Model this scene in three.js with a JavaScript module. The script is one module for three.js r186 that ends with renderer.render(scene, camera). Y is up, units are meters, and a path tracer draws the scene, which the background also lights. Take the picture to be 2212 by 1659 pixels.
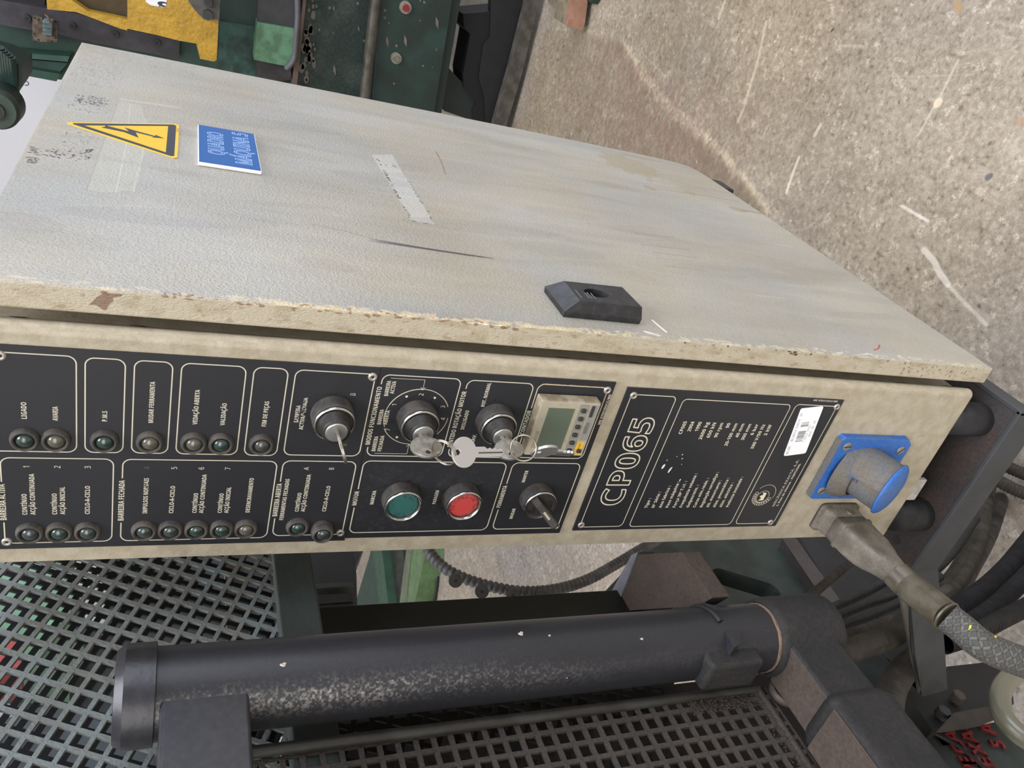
import * as THREE from 'three';
import { RoundedBoxGeometry } from 'three/addons/geometries/RoundedBoxGeometry.js';
import { mergeGeometries } from 'three/addons/utils/BufferGeometryUtils.js';
import { RectAreaLightUniformsLib } from 'three/addons/lights/RectAreaLightUniformsLib.js';
import { Brush, Evaluator, SUBTRACTION, ADDITION } from 'three-bvh-csg';
RectAreaLightUniformsLib.init();

// ---------------------------------------------------------------- camera, light, exposure
const W = 2212, H = 1659, FOCAL = 1727.62;
const V = (x, y, z) => new THREE.Vector3(x, y, z);
const EYE = V(-0.44808, 1.54635, 0.22699);
const CAM_RIGHT = V(-0.309992, -0.915399, 0.256807), CAM_DOWN = V(-0.540202, -0.052688, -0.839885), CAM_FWD = V(0.78236, -0.399085, -0.478167);
const scene = new THREE.Scene();
scene.background = new THREE.Color(0.02, 0.022, 0.025);
const camera = new THREE.PerspectiveCamera(2 * Math.atan(H / 2 / FOCAL) * 180 / Math.PI, W / H, 0.02, 60);
camera.position.copy(EYE);
camera.up.copy(CAM_DOWN).negate();
camera.lookAt(EYE.clone().add(CAM_FWD));
scene.add(camera);
const renderer = new THREE.WebGLRenderer({ antialias: true });
renderer.toneMapping = THREE.LinearToneMapping;
renderer.toneMappingExposure = 1.12;
renderer.shadowMap.enabled = true;

// daylight of the hall: two roof lights, a window wall beyond the door side, a window behind the photographer and a gate opening in the far wall
const LIGHTS = [
  // kind, centre, width, height, looks at, colour, intensity
  ['roof_light', V(-1.2, 6.4, 1.2), 4.5, 3, V(-1.2, 0, 1.2), 0xf3f5ff, 10],
  ['roof_light', V(1.6, 6.4, -4.2), 5, 1.8, V(1.6, 0, -4.2), 0xfff6ea, 5],
  ['hall_window', V(1.9, 2.9, 6.9), 7.5, 3.4, V(1.9, 2.9, 0), 0xeaf0ff, 3.4],
  ['hall_window', V(-5.9, 2.6, 0.6), 5.0, 2.8, V(0, 2.6, 0.6), 0xf4f0ea, 3.7],
  ['hall_window', V(7.9, 2.5, 4.9), 3.2, 3.4, V(0, 2.5, 4.9), 0xe6eeff, 3.0],
];
// ---------------------------------------------------------------- helpers
const rayTo = (u, v) => CAM_FWD.clone().addScaledVector(CAM_RIGHT, (u - W / 2) / FOCAL).addScaledVector(CAM_DOWN, (v - H / 2) / FOCAL);
function at(u, v, axis, value) { const d = rayTo(u, v); return EYE.clone().addScaledVector(d, (value - EYE[axis]) / d[axis]); }   // a photo point on the world plane axis = value
function rng(seed) { let s = seed >>> 0; return () => { s = (s + 0x6d2b79f5) | 0; let t = Math.imul(s ^ (s >>> 15), 1 | s); t = (t + Math.imul(t ^ (t >>> 7), 61 | t)) ^ t; return ((t ^ (t >>> 14)) >>> 0) / 4294967296; }; }
const hash2 = (x, y, s) => { let h = Math.imul(x, 374761393) ^ Math.imul(y, 668265263) ^ Math.imul(s, 2147483647 ^ 0x9e3779b9); h = Math.imul(h ^ (h >>> 13), 1274126177); return ((h ^ (h >>> 16)) >>> 0) / 4294967296; };
function vnoise(x, y, s, per) {   // value noise, periodic over `per` cells
  const xi = Math.floor(x), yi = Math.floor(y), fx = x - xi, fy = y - yi, w = (a) => ((a % per) + per) % per;
  const u = fx * fx * (3 - 2 * fx), v = fy * fy * (3 - 2 * fy);
  const a = hash2(w(xi), w(yi), s), b = hash2(w(xi + 1), w(yi), s), c = hash2(w(xi), w(yi + 1), s), d = hash2(w(xi + 1), w(yi + 1), s);
  return a + (b - a) * u + (c - a) * v + (a - b - c + d) * u * v;
}
function fbm(x, y, s, per, oct = 4) { let t = 0, a = 0.5, n = 0; for (let o = 0; o < oct; o++) { t += a * vnoise(x, y, s + o * 17, per); n += a; x *= 2; y *= 2; per *= 2; a *= 0.5; } return t / n; }
function dataTex(w, h, fn, srgb = true, repeat = [1, 1]) {
  const d = new Uint8Array(w * h * 4);
  for (let j = 0; j < h; j++) for (let i = 0; i < w; i++) { const c = fn(i / w, j / h); const k = (j * w + i) * 4; d[k] = Math.max(0, Math.min(255, c[0])); d[k + 1] = Math.max(0, Math.min(255, c[1])); d[k + 2] = Math.max(0, Math.min(255, c[2])); d[k + 3] = 255; }
  const t = new THREE.DataTexture(d, w, h, THREE.RGBAFormat);
  t.magFilter = THREE.LinearFilter; t.minFilter = THREE.LinearMipmapLinearFilter; t.generateMipmaps = true; t.wrapS = t.wrapT = THREE.RepeatWrapping; t.repeat.set(...repeat);
  if (srgb) t.colorSpace = THREE.SRGBColorSpace;
  t.needsUpdate = true; return t;
}
function canvasTex(w, h, draw, srgb = true) {
  const c = document.createElement('canvas'); c.width = w; c.height = h;
  draw(c.getContext('2d'), w, h);
  const t = new THREE.CanvasTexture(c); t.anisotropy = 8; if (srgb) t.colorSpace = THREE.SRGBColorSpace; return t;
}
const rgb = (c) => [(c >> 16) & 255, (c >> 8) & 255, c & 255];
// a worn, grimy surface: base colour with grain and patches of a second colour; uv are metres, `size` metres per tile
function worn(base, dirt, { amount = 0.35, grain = 10, size = 0.4, seed = 1, px = 512, cells = 6, stretch = 1 } = {}) {
  const a = rgb(base), b = rgb(dirt);
  return dataTex(px, px, (x, y) => {
    const n = fbm(x * cells, y * cells * stretch, seed, cells * stretch === cells ? cells : cells * Math.max(1, stretch), 5), f = fbm(x * cells * 12, y * cells * 12, seed + 91, cells * 12, 2);
    const m = Math.max(0, Math.min(1, (n - 0.5) * 3 + 0.5)) * amount + (f > 0.72 ? 0.12 * amount : 0), g = (f - 0.5) * grain * 2;
    return [0, 1, 2].map((k) => a[k] + (b[k] - a[k]) * m + g);
  }, true, [1 / size, 1 / size]);
}
function bumpNoise(size, seed, cells, px = 256, power = 1) {
  return dataTex(px, px, (x, y) => { const n = Math.pow(fbm(x * cells, y * cells, seed, cells, 2), power) * 255; return [n, n, n]; }, false, [1 / size, 1 / size]);
}
const BUMP_FINE = bumpNoise(0.06, 5, 24), BUMP_ROUGH = bumpNoise(0.25, 9, 20), BUMP_DUST = bumpNoise(0.02, 15, 16);
function mat(o) { return new THREE.MeshStandardMaterial({ roughness: 0.6, metalness: 0, ...o }); }
// smaller things share a few neutral grime patterns, tinted by the material colour
const patterns = {};
function pattern(size, amount) {
  const z = [0.03, 0.09, 0.25, 0.7].reduce((a, b) => (Math.abs(Math.log(b / size)) < Math.abs(Math.log(a / size)) ? b : a)), k = amount > 0.55 ? 2 : amount > 0.38 ? 1 : 0, key = z + '_' + k;
  return patterns[key] ??= worn(0xffffff, [0xdcd8d2, 0xc4bdb3, 0xa39a8f][k], { amount: 0.9, grain: 9 + 5 * k, size: z, seed: 300 + k * 7 + Math.round(z * 100), px: 512, cells: 7 });
}
function wornMat(base, dirt, opts = {}, o = {}) {
  if (opts.own) return mat({ map: worn(base, dirt, opts), bumpMap: BUMP_FINE, bumpScale: 0.0003, ...o });
  return mat({ color: new THREE.Color(base).lerp(new THREE.Color(dirt), 0.3 * (opts.amount ?? 0.35)).multiplyScalar(1.12), map: pattern(opts.size ?? 0.4, opts.amount ?? 0.35), bumpMap: BUMP_FINE, bumpScale: 0.00008, ...o });
}

function triUV(g) {   // uv in metres by the face's main direction
  if (g.index) g = g.toNonIndexed();
  const p = g.attributes.position, n = p.count, uv = new Float32Array(n * 2), a = V(), b = V(), c = V();
  for (let i = 0; i < n; i += 3) {
    a.fromBufferAttribute(p, i); b.fromBufferAttribute(p, i + 1); c.fromBufferAttribute(p, i + 2);
    const m = b.clone().sub(a).cross(c.clone().sub(a)), ax = Math.abs(m.x), ay = Math.abs(m.y), az = Math.abs(m.z);
    [a, b, c].forEach((q, k) => { uv[(i + k) * 2] = ax >= ay && ax >= az ? q.z : q.x; uv[(i + k) * 2 + 1] = ay > ax && ay >= az ? q.z : q.y; });
  }
  g.setAttribute('uv', new THREE.BufferAttribute(uv, 2)); return g;
}
const used = {};
function numbered(name) { const k = used[name] = (used[name] ?? -1) + 1; return k ? `${name}_${String(k).padStart(3, '0')}` : name; }
function tag(o, label, category, group) { o.userData.label = label; o.userData.category = category; if (group) o.userData.group = group; return o; }
function thing(name, label, category, pos = [0, 0, 0], group) { const o = new THREE.Group(); o.name = numbered(name); o.position.set(...pos); scene.add(o); return tag(o, label, category, group); }
// a mesh from geometries given in world metres; as a part it is moved into its parent's frame
function obj(name, geos, m, parent = scene, noUV = false) {
  let list = (Array.isArray(geos) ? geos : [geos]).map((g) => { const q = noUV ? (g.index ? g.toNonIndexed() : g.clone()) : triUV(g.clone()); for (const k of Object.keys(q.attributes)) if (!['position', 'normal', 'uv'].includes(k)) q.deleteAttribute(k); return q; });
  const g = list.length > 1 ? mergeGeometries(list) : list[0];
  const o = new THREE.Mesh(g, m); o.castShadow = o.receiveShadow = true;
  if (parent === scene) {
    o.name = numbered(name); g.computeBoundingBox(); const bb = g.boundingBox, c = V((bb.min.x + bb.max.x) / 2, bb.min.y, (bb.min.z + bb.max.z) / 2);
    g.translate(-c.x, -c.y, -c.z); o.position.copy(c);
  } else {
    o.name = name; const p = V(); let q = parent; while (q && q !== scene) { p.add(q.position); q = q.parent; }
    g.translate(-p.x, -p.y, -p.z);
  }
  parent.add(o); return o;
}
function struct(name, geos, m) { const o = obj(name, geos, m); o.userData.kind = 'structure'; return o; }
// boxes and prisms in world metres
function bx(x0, x1, y0, y1, z0, z1, r = 0) {
  const w = Math.abs(x1 - x0), h = Math.abs(y1 - y0), d = Math.abs(z1 - z0);
  const g = r ? new RoundedBoxGeometry(w, h, d, 2, Math.min(r, w / 2.01, h / 2.01, d / 2.01)) : new THREE.BoxGeometry(w, h, d);
  return g.translate((x0 + x1) / 2, (y0 + y1) / 2, (z0 + z1) / 2);
}
function prism(pts, dir) {   // flat polygon in space pushed along dir
  const n = V(); for (let i = 0; i < pts.length; i++) { const a = pts[i], b = pts[(i + 1) % pts.length]; n.x += (a.y - b.y) * (a.z + b.z); n.y += (a.z - b.z) * (a.x + b.x); n.z += (a.x - b.x) * (a.y + b.y); }
  n.normalize(); if (n.dot(dir) > 0) { pts = pts.slice().reverse(); n.negate(); }
  const e1 = Math.abs(n.y) < 0.9 ? V(0, 1, 0).cross(n).normalize() : V(1, 0, 0).cross(n).normalize(), e2 = n.clone().cross(e1);
  const p2 = pts.map((p) => new THREE.Vector2(p.dot(e1), p.dot(e2))), tri = THREE.ShapeUtils.triangulateShape(p2, []);
  const P = [], push = (...q) => q.forEach((a) => P.push(a.x, a.y, a.z)), back = pts.map((p) => p.clone().add(dir));
  for (const [a, b, c] of tri) { push(pts[a], pts[b], pts[c]); push(back[c], back[b], back[a]); }
  for (let i = 0; i < pts.length; i++) { const j = (i + 1) % pts.length; push(pts[i], back[i], pts[j], pts[j], back[i], back[j]); }
  const g = new THREE.BufferGeometry(); g.setAttribute('position', new THREE.Float32BufferAttribute(P, 3)); g.computeVertexNormals();
  g.setAttribute('uv', new THREE.Float32BufferAttribute(new Float32Array(P.length / 3 * 2), 2)); return g;
}
const onX = (x, ...uv) => uv.map(([u, v]) => at(u, v, 'x', x)), onY = (y, ...uv) => uv.map(([u, v]) => at(u, v, 'y', y)), onZ = (z, ...uv) => uv.map(([u, v]) => at(u, v, 'z', z));
function cyl(a, b, r, r2 = r, seg = 28) { const d = b.clone().sub(a), g = new THREE.CylinderGeometry(r2, r, d.length(), seg); g.applyQuaternion(new THREE.Quaternion().setFromUnitVectors(V(0, 1, 0), d.clone().normalize())); return g.translate((a.x + b.x) / 2, (a.y + b.y) / 2, (a.z + b.z) / 2); }
function lathe(profile, seg = 32) { if (profile[0][1] > profile.at(-1)[1]) profile = profile.slice().reverse(); return new THREE.LatheGeometry(profile.map(([r, h]) => new THREE.Vector2(r, h)), seg); }
// a hose through points; ridge > 0 makes corrugations of that pitch
function hose(pts, r, { ridge = 0, depth = 0.16, seg = 14, steps = 60 } = {}) {
  const c = new THREE.CatmullRomCurve3(pts), L = c.getLength(), n = ridge ? Math.min(900, Math.ceil(L / ridge) * 6) : steps, fr = c.computeFrenetFrames(n, false);
  const P = [], U = [], I = [];
  for (let i = 0; i <= n; i++) {
    const t = i / n, o = c.getPointAt(t); let rr = r;
    if (ridge) { const ph = (t * L / ridge) % 1; rr = r * (1 - depth * (ph < 0.5 ? 0 : 1) * Math.sin(Math.PI * (ph - 0.5) * 2) - (ph < 0.5 ? 0 : 0)); }
    for (let k = 0; k <= seg; k++) { const a = k / seg * Math.PI * 2, q = fr.normals[i].clone().multiplyScalar(Math.cos(a) * rr).addScaledVector(fr.binormals[i], Math.sin(a) * rr).add(o); P.push(q.x, q.y, q.z); U.push(t * L, k / seg); }
  }
  for (let i = 0; i < n; i++) for (let k = 0; k < seg; k++) { const a = i * (seg + 1) + k, b = a + seg + 1; I.push(a, b, a + 1, b, b + 1, a + 1); }
  const g = new THREE.BufferGeometry(); g.setAttribute('position', new THREE.Float32BufferAttribute(P, 3)); g.setAttribute('uv', new THREE.Float32BufferAttribute(U, 2)); g.setIndex(I); g.computeVertexNormals(); return g;
}
// a body lofted through rounded-rectangle sections: [centre, right, up, halfWidth, halfHeight, roundness 0..1]
function loft(secs, seg = 24) {
  const P = [], I = [];
  for (const [o, e1, e2, w, h, k] of secs) for (let i = 0; i < seg; i++) {
    const a = (i + 0.5) / seg * Math.PI * 2, c = Math.cos(a), s = Math.sin(a), ex = 2 / (2 + 8 * (1 - k));
    const q = o.clone().addScaledVector(e1, w * Math.sign(c) * Math.pow(Math.abs(c), ex)).addScaledVector(e2, h * Math.sign(s) * Math.pow(Math.abs(s), ex)); P.push(q.x, q.y, q.z);
  }
  for (let j = 0; j < secs.length - 1; j++) for (let i = 0; i < seg; i++) { const a = j * seg + i, b = j * seg + (i + 1) % seg; I.push(a, b, a + seg, b, b + seg, a + seg); }
  const cap = (j, flip) => { const c = P.length / 3, o = secs[j][0]; P.push(o.x, o.y, o.z); for (let i = 0; i < seg; i++) { const a = j * seg + i, b = j * seg + (i + 1) % seg; flip ? I.push(c, b, a) : I.push(c, a, b); } };
  cap(0, true); cap(secs.length - 1, false);
  let g = new THREE.BufferGeometry(); g.setAttribute('position', new THREE.Float32BufferAttribute(P, 3)); g.setIndex(I); g.computeVertexNormals();
  g.setAttribute('uv', new THREE.Float32BufferAttribute(new Float32Array(P.length / 3 * 2), 2)); return g;
}
// square-hole perforated sheet
function perforated(origin, e1, e2, pitch, hole, thick, i0, i1, j0, j1, keep) {
  const nrm = e1.clone().cross(e2).normalize(); const P = [];
  const at3 = (a, b, k) => origin.clone().addScaledVector(e1, a).addScaledVector(e2, b).addScaledVector(nrm, k);
  const quad = (a, b, c, d) => { for (const q of [a, b, c, a, c, d]) P.push(q.x, q.y, q.z); };
  const ok = new Set(); for (let i = i0; i <= i1; i++) for (let j = j0; j <= j1; j++) if (keep(at3(i * pitch, j * pitch, 0), i, j)) ok.add(i * 4096 + j);
  const hp = pitch / 2, hh = hole / 2, t = thick / 2;
  for (let i = i0; i <= i1; i++) for (let j = j0; j <= j1; j++) {
    if (!ok.has(i * 4096 + j)) continue;
    const x = i * pitch, y = j * pitch, S = [[-1, -1], [1, -1], [1, 1], [-1, 1]];
    for (let k = 0; k < 4; k++) {
      const [a, b] = S[k], [c, d] = S[(k + 1) % 4];
      const of = at3(x + a * hp, y + b * hp, t), og = at3(x + c * hp, y + d * hp, t), jf = at3(x + a * hh, y + b * hh, t), jg = at3(x + c * hh, y + d * hh, t);
      const ob = at3(x + a * hp, y + b * hp, -t), oc = at3(x + c * hp, y + d * hp, -t), jb = at3(x + a * hh, y + b * hh, -t), jc = at3(x + c * hh, y + d * hh, -t);
      quad(of, og, jg, jf); quad(oc, ob, jb, jc); quad(jf, jg, jc, jb);
      const di = k === 1 ? 1 : k === 3 ? -1 : 0, dj = k === 0 ? -1 : k === 2 ? 1 : 0;
      if (!ok.has((i + di) * 4096 + j + dj)) quad(og, of, ob, oc);
    }
  }
  const g = new THREE.BufferGeometry(); g.setAttribute('position', new THREE.Float32BufferAttribute(P, 3)); g.computeVertexNormals(); g.setAttribute('uv', new THREE.Float32BufferAttribute(new Float32Array(P.length / 3 * 2), 2)); return g;
}
// ---------------------------------------------------------------- the hall
const F0 = { x: 0, z: -4, s: 5 };   // the piece of floor that the map covers
const floorMap = canvasTex(2048, 2048, (g, w, h) => {
  const img = g.createImageData(w, h), d = img.data, R = rng(4);
  for (let j = 0; j < h; j++) for (let i = 0; i < w; i++) {
    const x = i / w, y = j / h, big = fbm(x * 7, y * 7, 31, 7, 4), mid = fbm(x * 40, y * 34, 32, 40, 3), st = fbm(x * 14 + y * 3, y * 90, 33, 90, 2), f = hash2(i, j, 7), f2 = vnoise(x * 620, y * 620, 34, 620), f3 = vnoise(x * 300, y * 300, 36, 300);
    let L = 140 + (big - 0.5) * 30 + (mid - 0.5) * 18 + (st - 0.5) * 12 + (f - 0.5) * 26 + (f2 - 0.5) * 30;
    if (f3 > 0.8) L += 30 * f; if (f2 < 0.08) L -= 18;
    const warm = (fbm(x * 5, y * 5, 35, 5, 3) - 0.45) * 26, k = (j * w + i) * 4;
    d[k] = L + 6 + warm * 0.4; d[k + 1] = L - 3; d[k + 2] = L - 15 - warm; d[k + 3] = 255;
  }
  g.putImageData(img, 0, 0);
  const P = (u, v) => { const p = at(u, v, 'y', 0); return [(p.x - F0.x) / F0.s * w, (p.z - F0.z) / F0.s * h]; };
  const line = (pts, width, style) => { g.strokeStyle = style; g.lineWidth = width; g.lineCap = 'round'; g.beginPath(); pts.forEach(([u, v], i) => (i ? g.lineTo : g.moveTo).call(g, ...P(u, v))); g.stroke(); };
  const patchLine = (pts, spread, n, style, size) => { g.fillStyle = style; for (let i = 0; i < n; i++) { const t = R() * (pts.length - 1), k = Math.floor(t), a = P(...pts[k]), b = P(...pts[k + 1]), q = t - k; g.beginPath(); g.ellipse(a[0] + (b[0] - a[0]) * q + (R() - 0.5) * spread, a[1] + (b[1] - a[1]) * q + (R() - 0.5) * spread, size * (0.4 + R()), size * (0.3 + 0.6 * R()), R() * 3, 0, 7); g.fill(); } };
  // worn pale edge of an old coating, running across the bay
  patchLine([[1345, 92], [1400, 185], [1470, 258], [1540, 318], [1610, 398], [1660, 470]], 16, 900, 'rgba(203,190,160,0.30)', 3.4);
  patchLine([[1345, 92], [1400, 185], [1470, 258], [1540, 318], [1610, 398], [1660, 470]], 60, 700, 'rgba(196,184,160,0.16)', 4);
  { // oil-browned floor with painted press shade: grainy blots up to the edge line
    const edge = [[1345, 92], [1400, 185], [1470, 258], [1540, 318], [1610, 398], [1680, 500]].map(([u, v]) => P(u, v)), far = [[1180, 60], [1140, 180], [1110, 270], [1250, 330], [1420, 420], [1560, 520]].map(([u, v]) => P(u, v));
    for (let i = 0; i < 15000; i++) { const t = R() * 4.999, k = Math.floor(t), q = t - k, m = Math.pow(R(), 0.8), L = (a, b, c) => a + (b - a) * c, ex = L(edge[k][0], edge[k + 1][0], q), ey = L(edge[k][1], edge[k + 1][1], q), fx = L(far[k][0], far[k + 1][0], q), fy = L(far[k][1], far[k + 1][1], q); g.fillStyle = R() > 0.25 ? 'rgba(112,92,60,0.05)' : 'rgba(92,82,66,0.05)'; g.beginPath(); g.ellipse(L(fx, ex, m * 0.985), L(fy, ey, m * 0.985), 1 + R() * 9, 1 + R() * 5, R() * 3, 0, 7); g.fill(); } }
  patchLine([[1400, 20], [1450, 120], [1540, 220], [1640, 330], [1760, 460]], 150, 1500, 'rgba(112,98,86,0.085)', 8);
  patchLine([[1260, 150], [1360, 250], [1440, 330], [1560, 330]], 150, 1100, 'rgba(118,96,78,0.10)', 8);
  line([[1726, 340], [1712, 375], [1699, 416]], 4, 'rgba(228,216,196,0.6)');
  line([[1655, 48], [1640, 120], [1606, 235], [1594, 262]], 5, 'rgba(216,202,172,0.4)'); line([[1565, 5], [1553, 38]], 6, 'rgba(216,202,172,0.45)');
  line([[1772, 270], [1760, 292]], 5, 'rgba(222,212,190,0.5)');
  line([[1996, 540], [2018, 565], [2030, 590], [2048, 615]], 6, 'rgba(232,224,212,0.55)'); line([[2048, 615], [2080, 650], [2132, 702]], 3.5, 'rgba(232,224,212,0.4)');
  line([[1948, 445], [2005, 478]], 3, 'rgba(236,228,216,0.6)'); line([[2070, 130], [2035, 200], [1985, 290]], 3, 'rgba(226,216,200,0.35)');
  for (const [u, v, a, b, c] of [[1798, 65, 5, 3, '#3b3128'], [2136, 382, 7, 5, '#55555a'], [2076, 233, 5, 4, '#665c55'], [2138, 310, 4, 3, '#5a524c'], [2122, 433, 3, 2, '#6b4a3a'], [1833, 285, 6, 4, '#847a6e'], [1600, 45, 7, 5, '#7d5f3c'], [2026, 222, 9, 8, '#d9c8ac'], [2142, 628, 6, 5, '#7d7770'], [1896, 545, 3, 2, '#6a5548'], [1452, 130, 9, 5, '#7c7462'], [1285, 122, 5, 4, '#6a5c44'], [2070, 15, 7, 14, '#a08560'], [2205, 262, 9, 5, '#a9866a'], [1217, 100, 7, 5, '#5f5240'], [1205, 130, 7, 5, '#5f5240'], [1200, 165, 6, 4, '#5f5240']]) { g.fillStyle = c; g.globalAlpha = 0.75; const [x, y] = P(u, v); g.beginPath(); g.ellipse(x, y, b * 0.55, a * 0.55, 0.6, 0, 7); g.fill(); g.globalAlpha = 1; }
  for (let i = 0; i < 500; i++) { g.fillStyle = R() > 0.5 ? 'rgba(70,62,54,0.5)' : 'rgba(232,224,208,0.5)'; g.beginPath(); g.ellipse(R() * w, R() * h, 0.8 + R() * 1.8, 0.7 + R(), R() * 3, 0, 7); g.fill(); }
  g.lineCap = 'round'; for (let i = 0; i < 70; i++) { g.strokeStyle = `rgba(222,212,192,${0.08 + R() * 0.22})`; g.lineWidth = 1 + R() * 2; const x = R() * w, y = R() * h, a = -0.4 + R() * 0.8 + (R() > 0.8 ? 1.4 : 0), l = 15 + R() * 90; g.beginPath(); g.moveTo(x, y); g.lineTo(x + l * Math.cos(a), y + l * Math.sin(a)); g.stroke(); }
});
floorMap.wrapS = floorMap.wrapT = THREE.RepeatWrapping; floorMap.flipY = false;
floorMap.repeat.set(1 / F0.s, 1 / F0.s); floorMap.offset.set(-F0.x / F0.s, -F0.z / F0.s);
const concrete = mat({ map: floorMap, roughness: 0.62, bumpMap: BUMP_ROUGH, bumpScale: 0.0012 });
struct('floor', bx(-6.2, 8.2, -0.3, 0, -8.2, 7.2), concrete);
const wallMat = wornMat(0xd9dbe0, 0xc8c8c6, { amount: 0.3, size: 3, grain: 3 }, { roughness: 0.9 });
const wallWhite = mat({ color: 0xf3f5fb, roughness: 0.85 });
struct('wall_back', bx(-6.2, 8.2, 0, 6.5, -8.2, -8), wallMat);
{ const [, c, w, h] = LIGHTS[4], z0 = c.z - w / 2, z1 = c.z + w / 2, y0 = c.y - h / 2, y1 = c.y + h / 2;
  struct('wall_far', [bx(8, 8.2, 0, 6.5, -8, z0), bx(8, 8.2, 0, 6.5, z1, 7), bx(8, 8.2, 0, y0, z0, z1), bx(8, 8.2, y1, 6.5, z0, z1)], wallWhite); }
{ const [, c, w, h] = LIGHTS[2], x0 = c.x - w / 2, x1 = c.x + w / 2, y0 = c.y - h / 2, y1 = c.y + h / 2;
  struct('wall_front', [bx(-6.2, x0, 0, 6.5, 7, 7.2), bx(x1, 8.2, 0, 6.5, 7, 7.2), bx(x0, x1, 0, y0, 7, 7.2), bx(x0, x1, y1, 6.5, 7, 7.2)], wallMat); }
{ const [, c, w, h] = LIGHTS[3], z0 = c.z - w / 2, z1 = c.z + w / 2, y0 = c.y - h / 2, y1 = c.y + h / 2;
  struct('wall_left', [bx(-6.2, -6, 0, 6.5, -8, z0), bx(-6.2, -6, 0, 6.5, z1, 7), bx(-6.2, -6, 0, y0, z0, z1), bx(-6.2, -6, y1, 6.5, z0, z1)], wallMat); }
struct('ceiling', bx(-6.2, 8.2, 6.5, 6.7, -8.2, 7.2), wallMat);
LIGHTS.forEach(([kind, c, w, h, look, col, power], i) => {
  const l = new THREE.RectAreaLight(col, power, w, h); l.position.copy(c); l.lookAt(look); l.name = numbered(kind + '_daylight'); l.castShadow = true; scene.add(l);
  const out = c.clone().sub(look).normalize(), pane = c.clone().addScaledVector(out, 0.04), hor = Math.abs(out.y) > 0.5;
  const g = hor ? bx(pane.x - w / 2, pane.x + w / 2, pane.y, pane.y + 0.03, pane.z - h / 2, pane.z + h / 2) : Math.abs(out.z) > 0.5 ? bx(pane.x - w / 2, pane.x + w / 2, pane.y - h / 2, pane.y + h / 2, pane.z, pane.z + 0.03) : bx(pane.x - 0.015, pane.x + 0.015, pane.y - h / 2, pane.y + h / 2, pane.z - w / 2, pane.z + w / 2);
  const o = obj('window_' + (i + 1), g, mat({ color: 0x202020, emissive: col, emissiveIntensity: 0.9, roughness: 0.4 })); o.userData.kind = 'structure';
});
// ---------------------------------------------------------------- the electrical cabinet
const XP = -0.008, ZL = -0.1975, YT = 1.64;                       // face of the control side; its left edge; zero of the millimetre grid
const pt = (s, t, h = 0) => V(XP - h / 1000, YT - t / 1000, ZL + s / 1000);   // s mm to the right, t mm down, h mm out of the control side
const CREAM = 0xb5ac97, CREAM_DIRT = 0x94866c;
const creamMap = worn(CREAM, CREAM_DIRT, { amount: 0.36, grain: 10, size: 0.16, seed: 3, cells: 22 });
const cream = mat({ map: creamMap, bumpMap: BUMP_FINE, bumpScale: 0.00016, roughness: 0.42 });
const cabinet = thing('electrical_cabinet', 'cream sheet-metal electrical cabinet with a grimy grey door, carrying black control panels', 'cabinet', [0.29, 0.862, -0.1]);
{ // shell with softly bent front edge and an open flange, sloped to darken the door gap
  const y0 = 0.862, y1 = 1.648, x1 = 0.592, zf = -0.0225, zb = ZL, r = 0.006;
  const s = new THREE.Shape(); s.moveTo(XP, zb); s.lineTo(XP, zf - r); s.absarc(XP + r, zf - r, r, Math.PI, Math.PI / 2, true); s.lineTo(0.0, zf - 0.0005); s.lineTo(0.014, zf - 0.0075); s.lineTo(x1, zf - 0.0075); s.lineTo(x1, zb); s.closePath();
  const g = new THREE.ExtrudeGeometry(s, { depth: y1 - y0, bevelEnabled: true, bevelThickness: 0.0015, bevelSize: 0.0012, bevelOffset: -0.0012, bevelSegments: 2, curveSegments: 8 });
  g.applyMatrix4(new THREE.Matrix4().makeBasis(V(1, 0, 0), V(0, 0, 1), V(0, -1, 0))); g.translate(0, y1, 0);
  const body = obj('body', g, cream, cabinet);
  const dark = mat({ color: 0x14110e, roughness: 0.9 }), sink = mat({ color: 0x6e6656, roughness: 0.7 });
  for (const [u, v] of [[38, 675], [297, 694], [1217, 769], [1372, 779], [1946, 825], [2050, 834]]) {
    const p = at(u, v, 'z', zf - 0.0045), n = V(0.447, 0, 0.894), c = V(p.x, p.y, zf - 0.0005 - 0.5 * p.x);
    obj('countersink', cyl(c.clone().addScaledVector(n, -0.001), c.clone().addScaledVector(n, 0.0002), 0.0062, 0.0058, 24), sink, body);
    obj('screw_hole', cyl(c.clone().addScaledVector(n, -0.001), c.clone().addScaledVector(n, 0.0004), 0.0041, 0.0041, 18), dark, body);
  }
}
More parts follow.
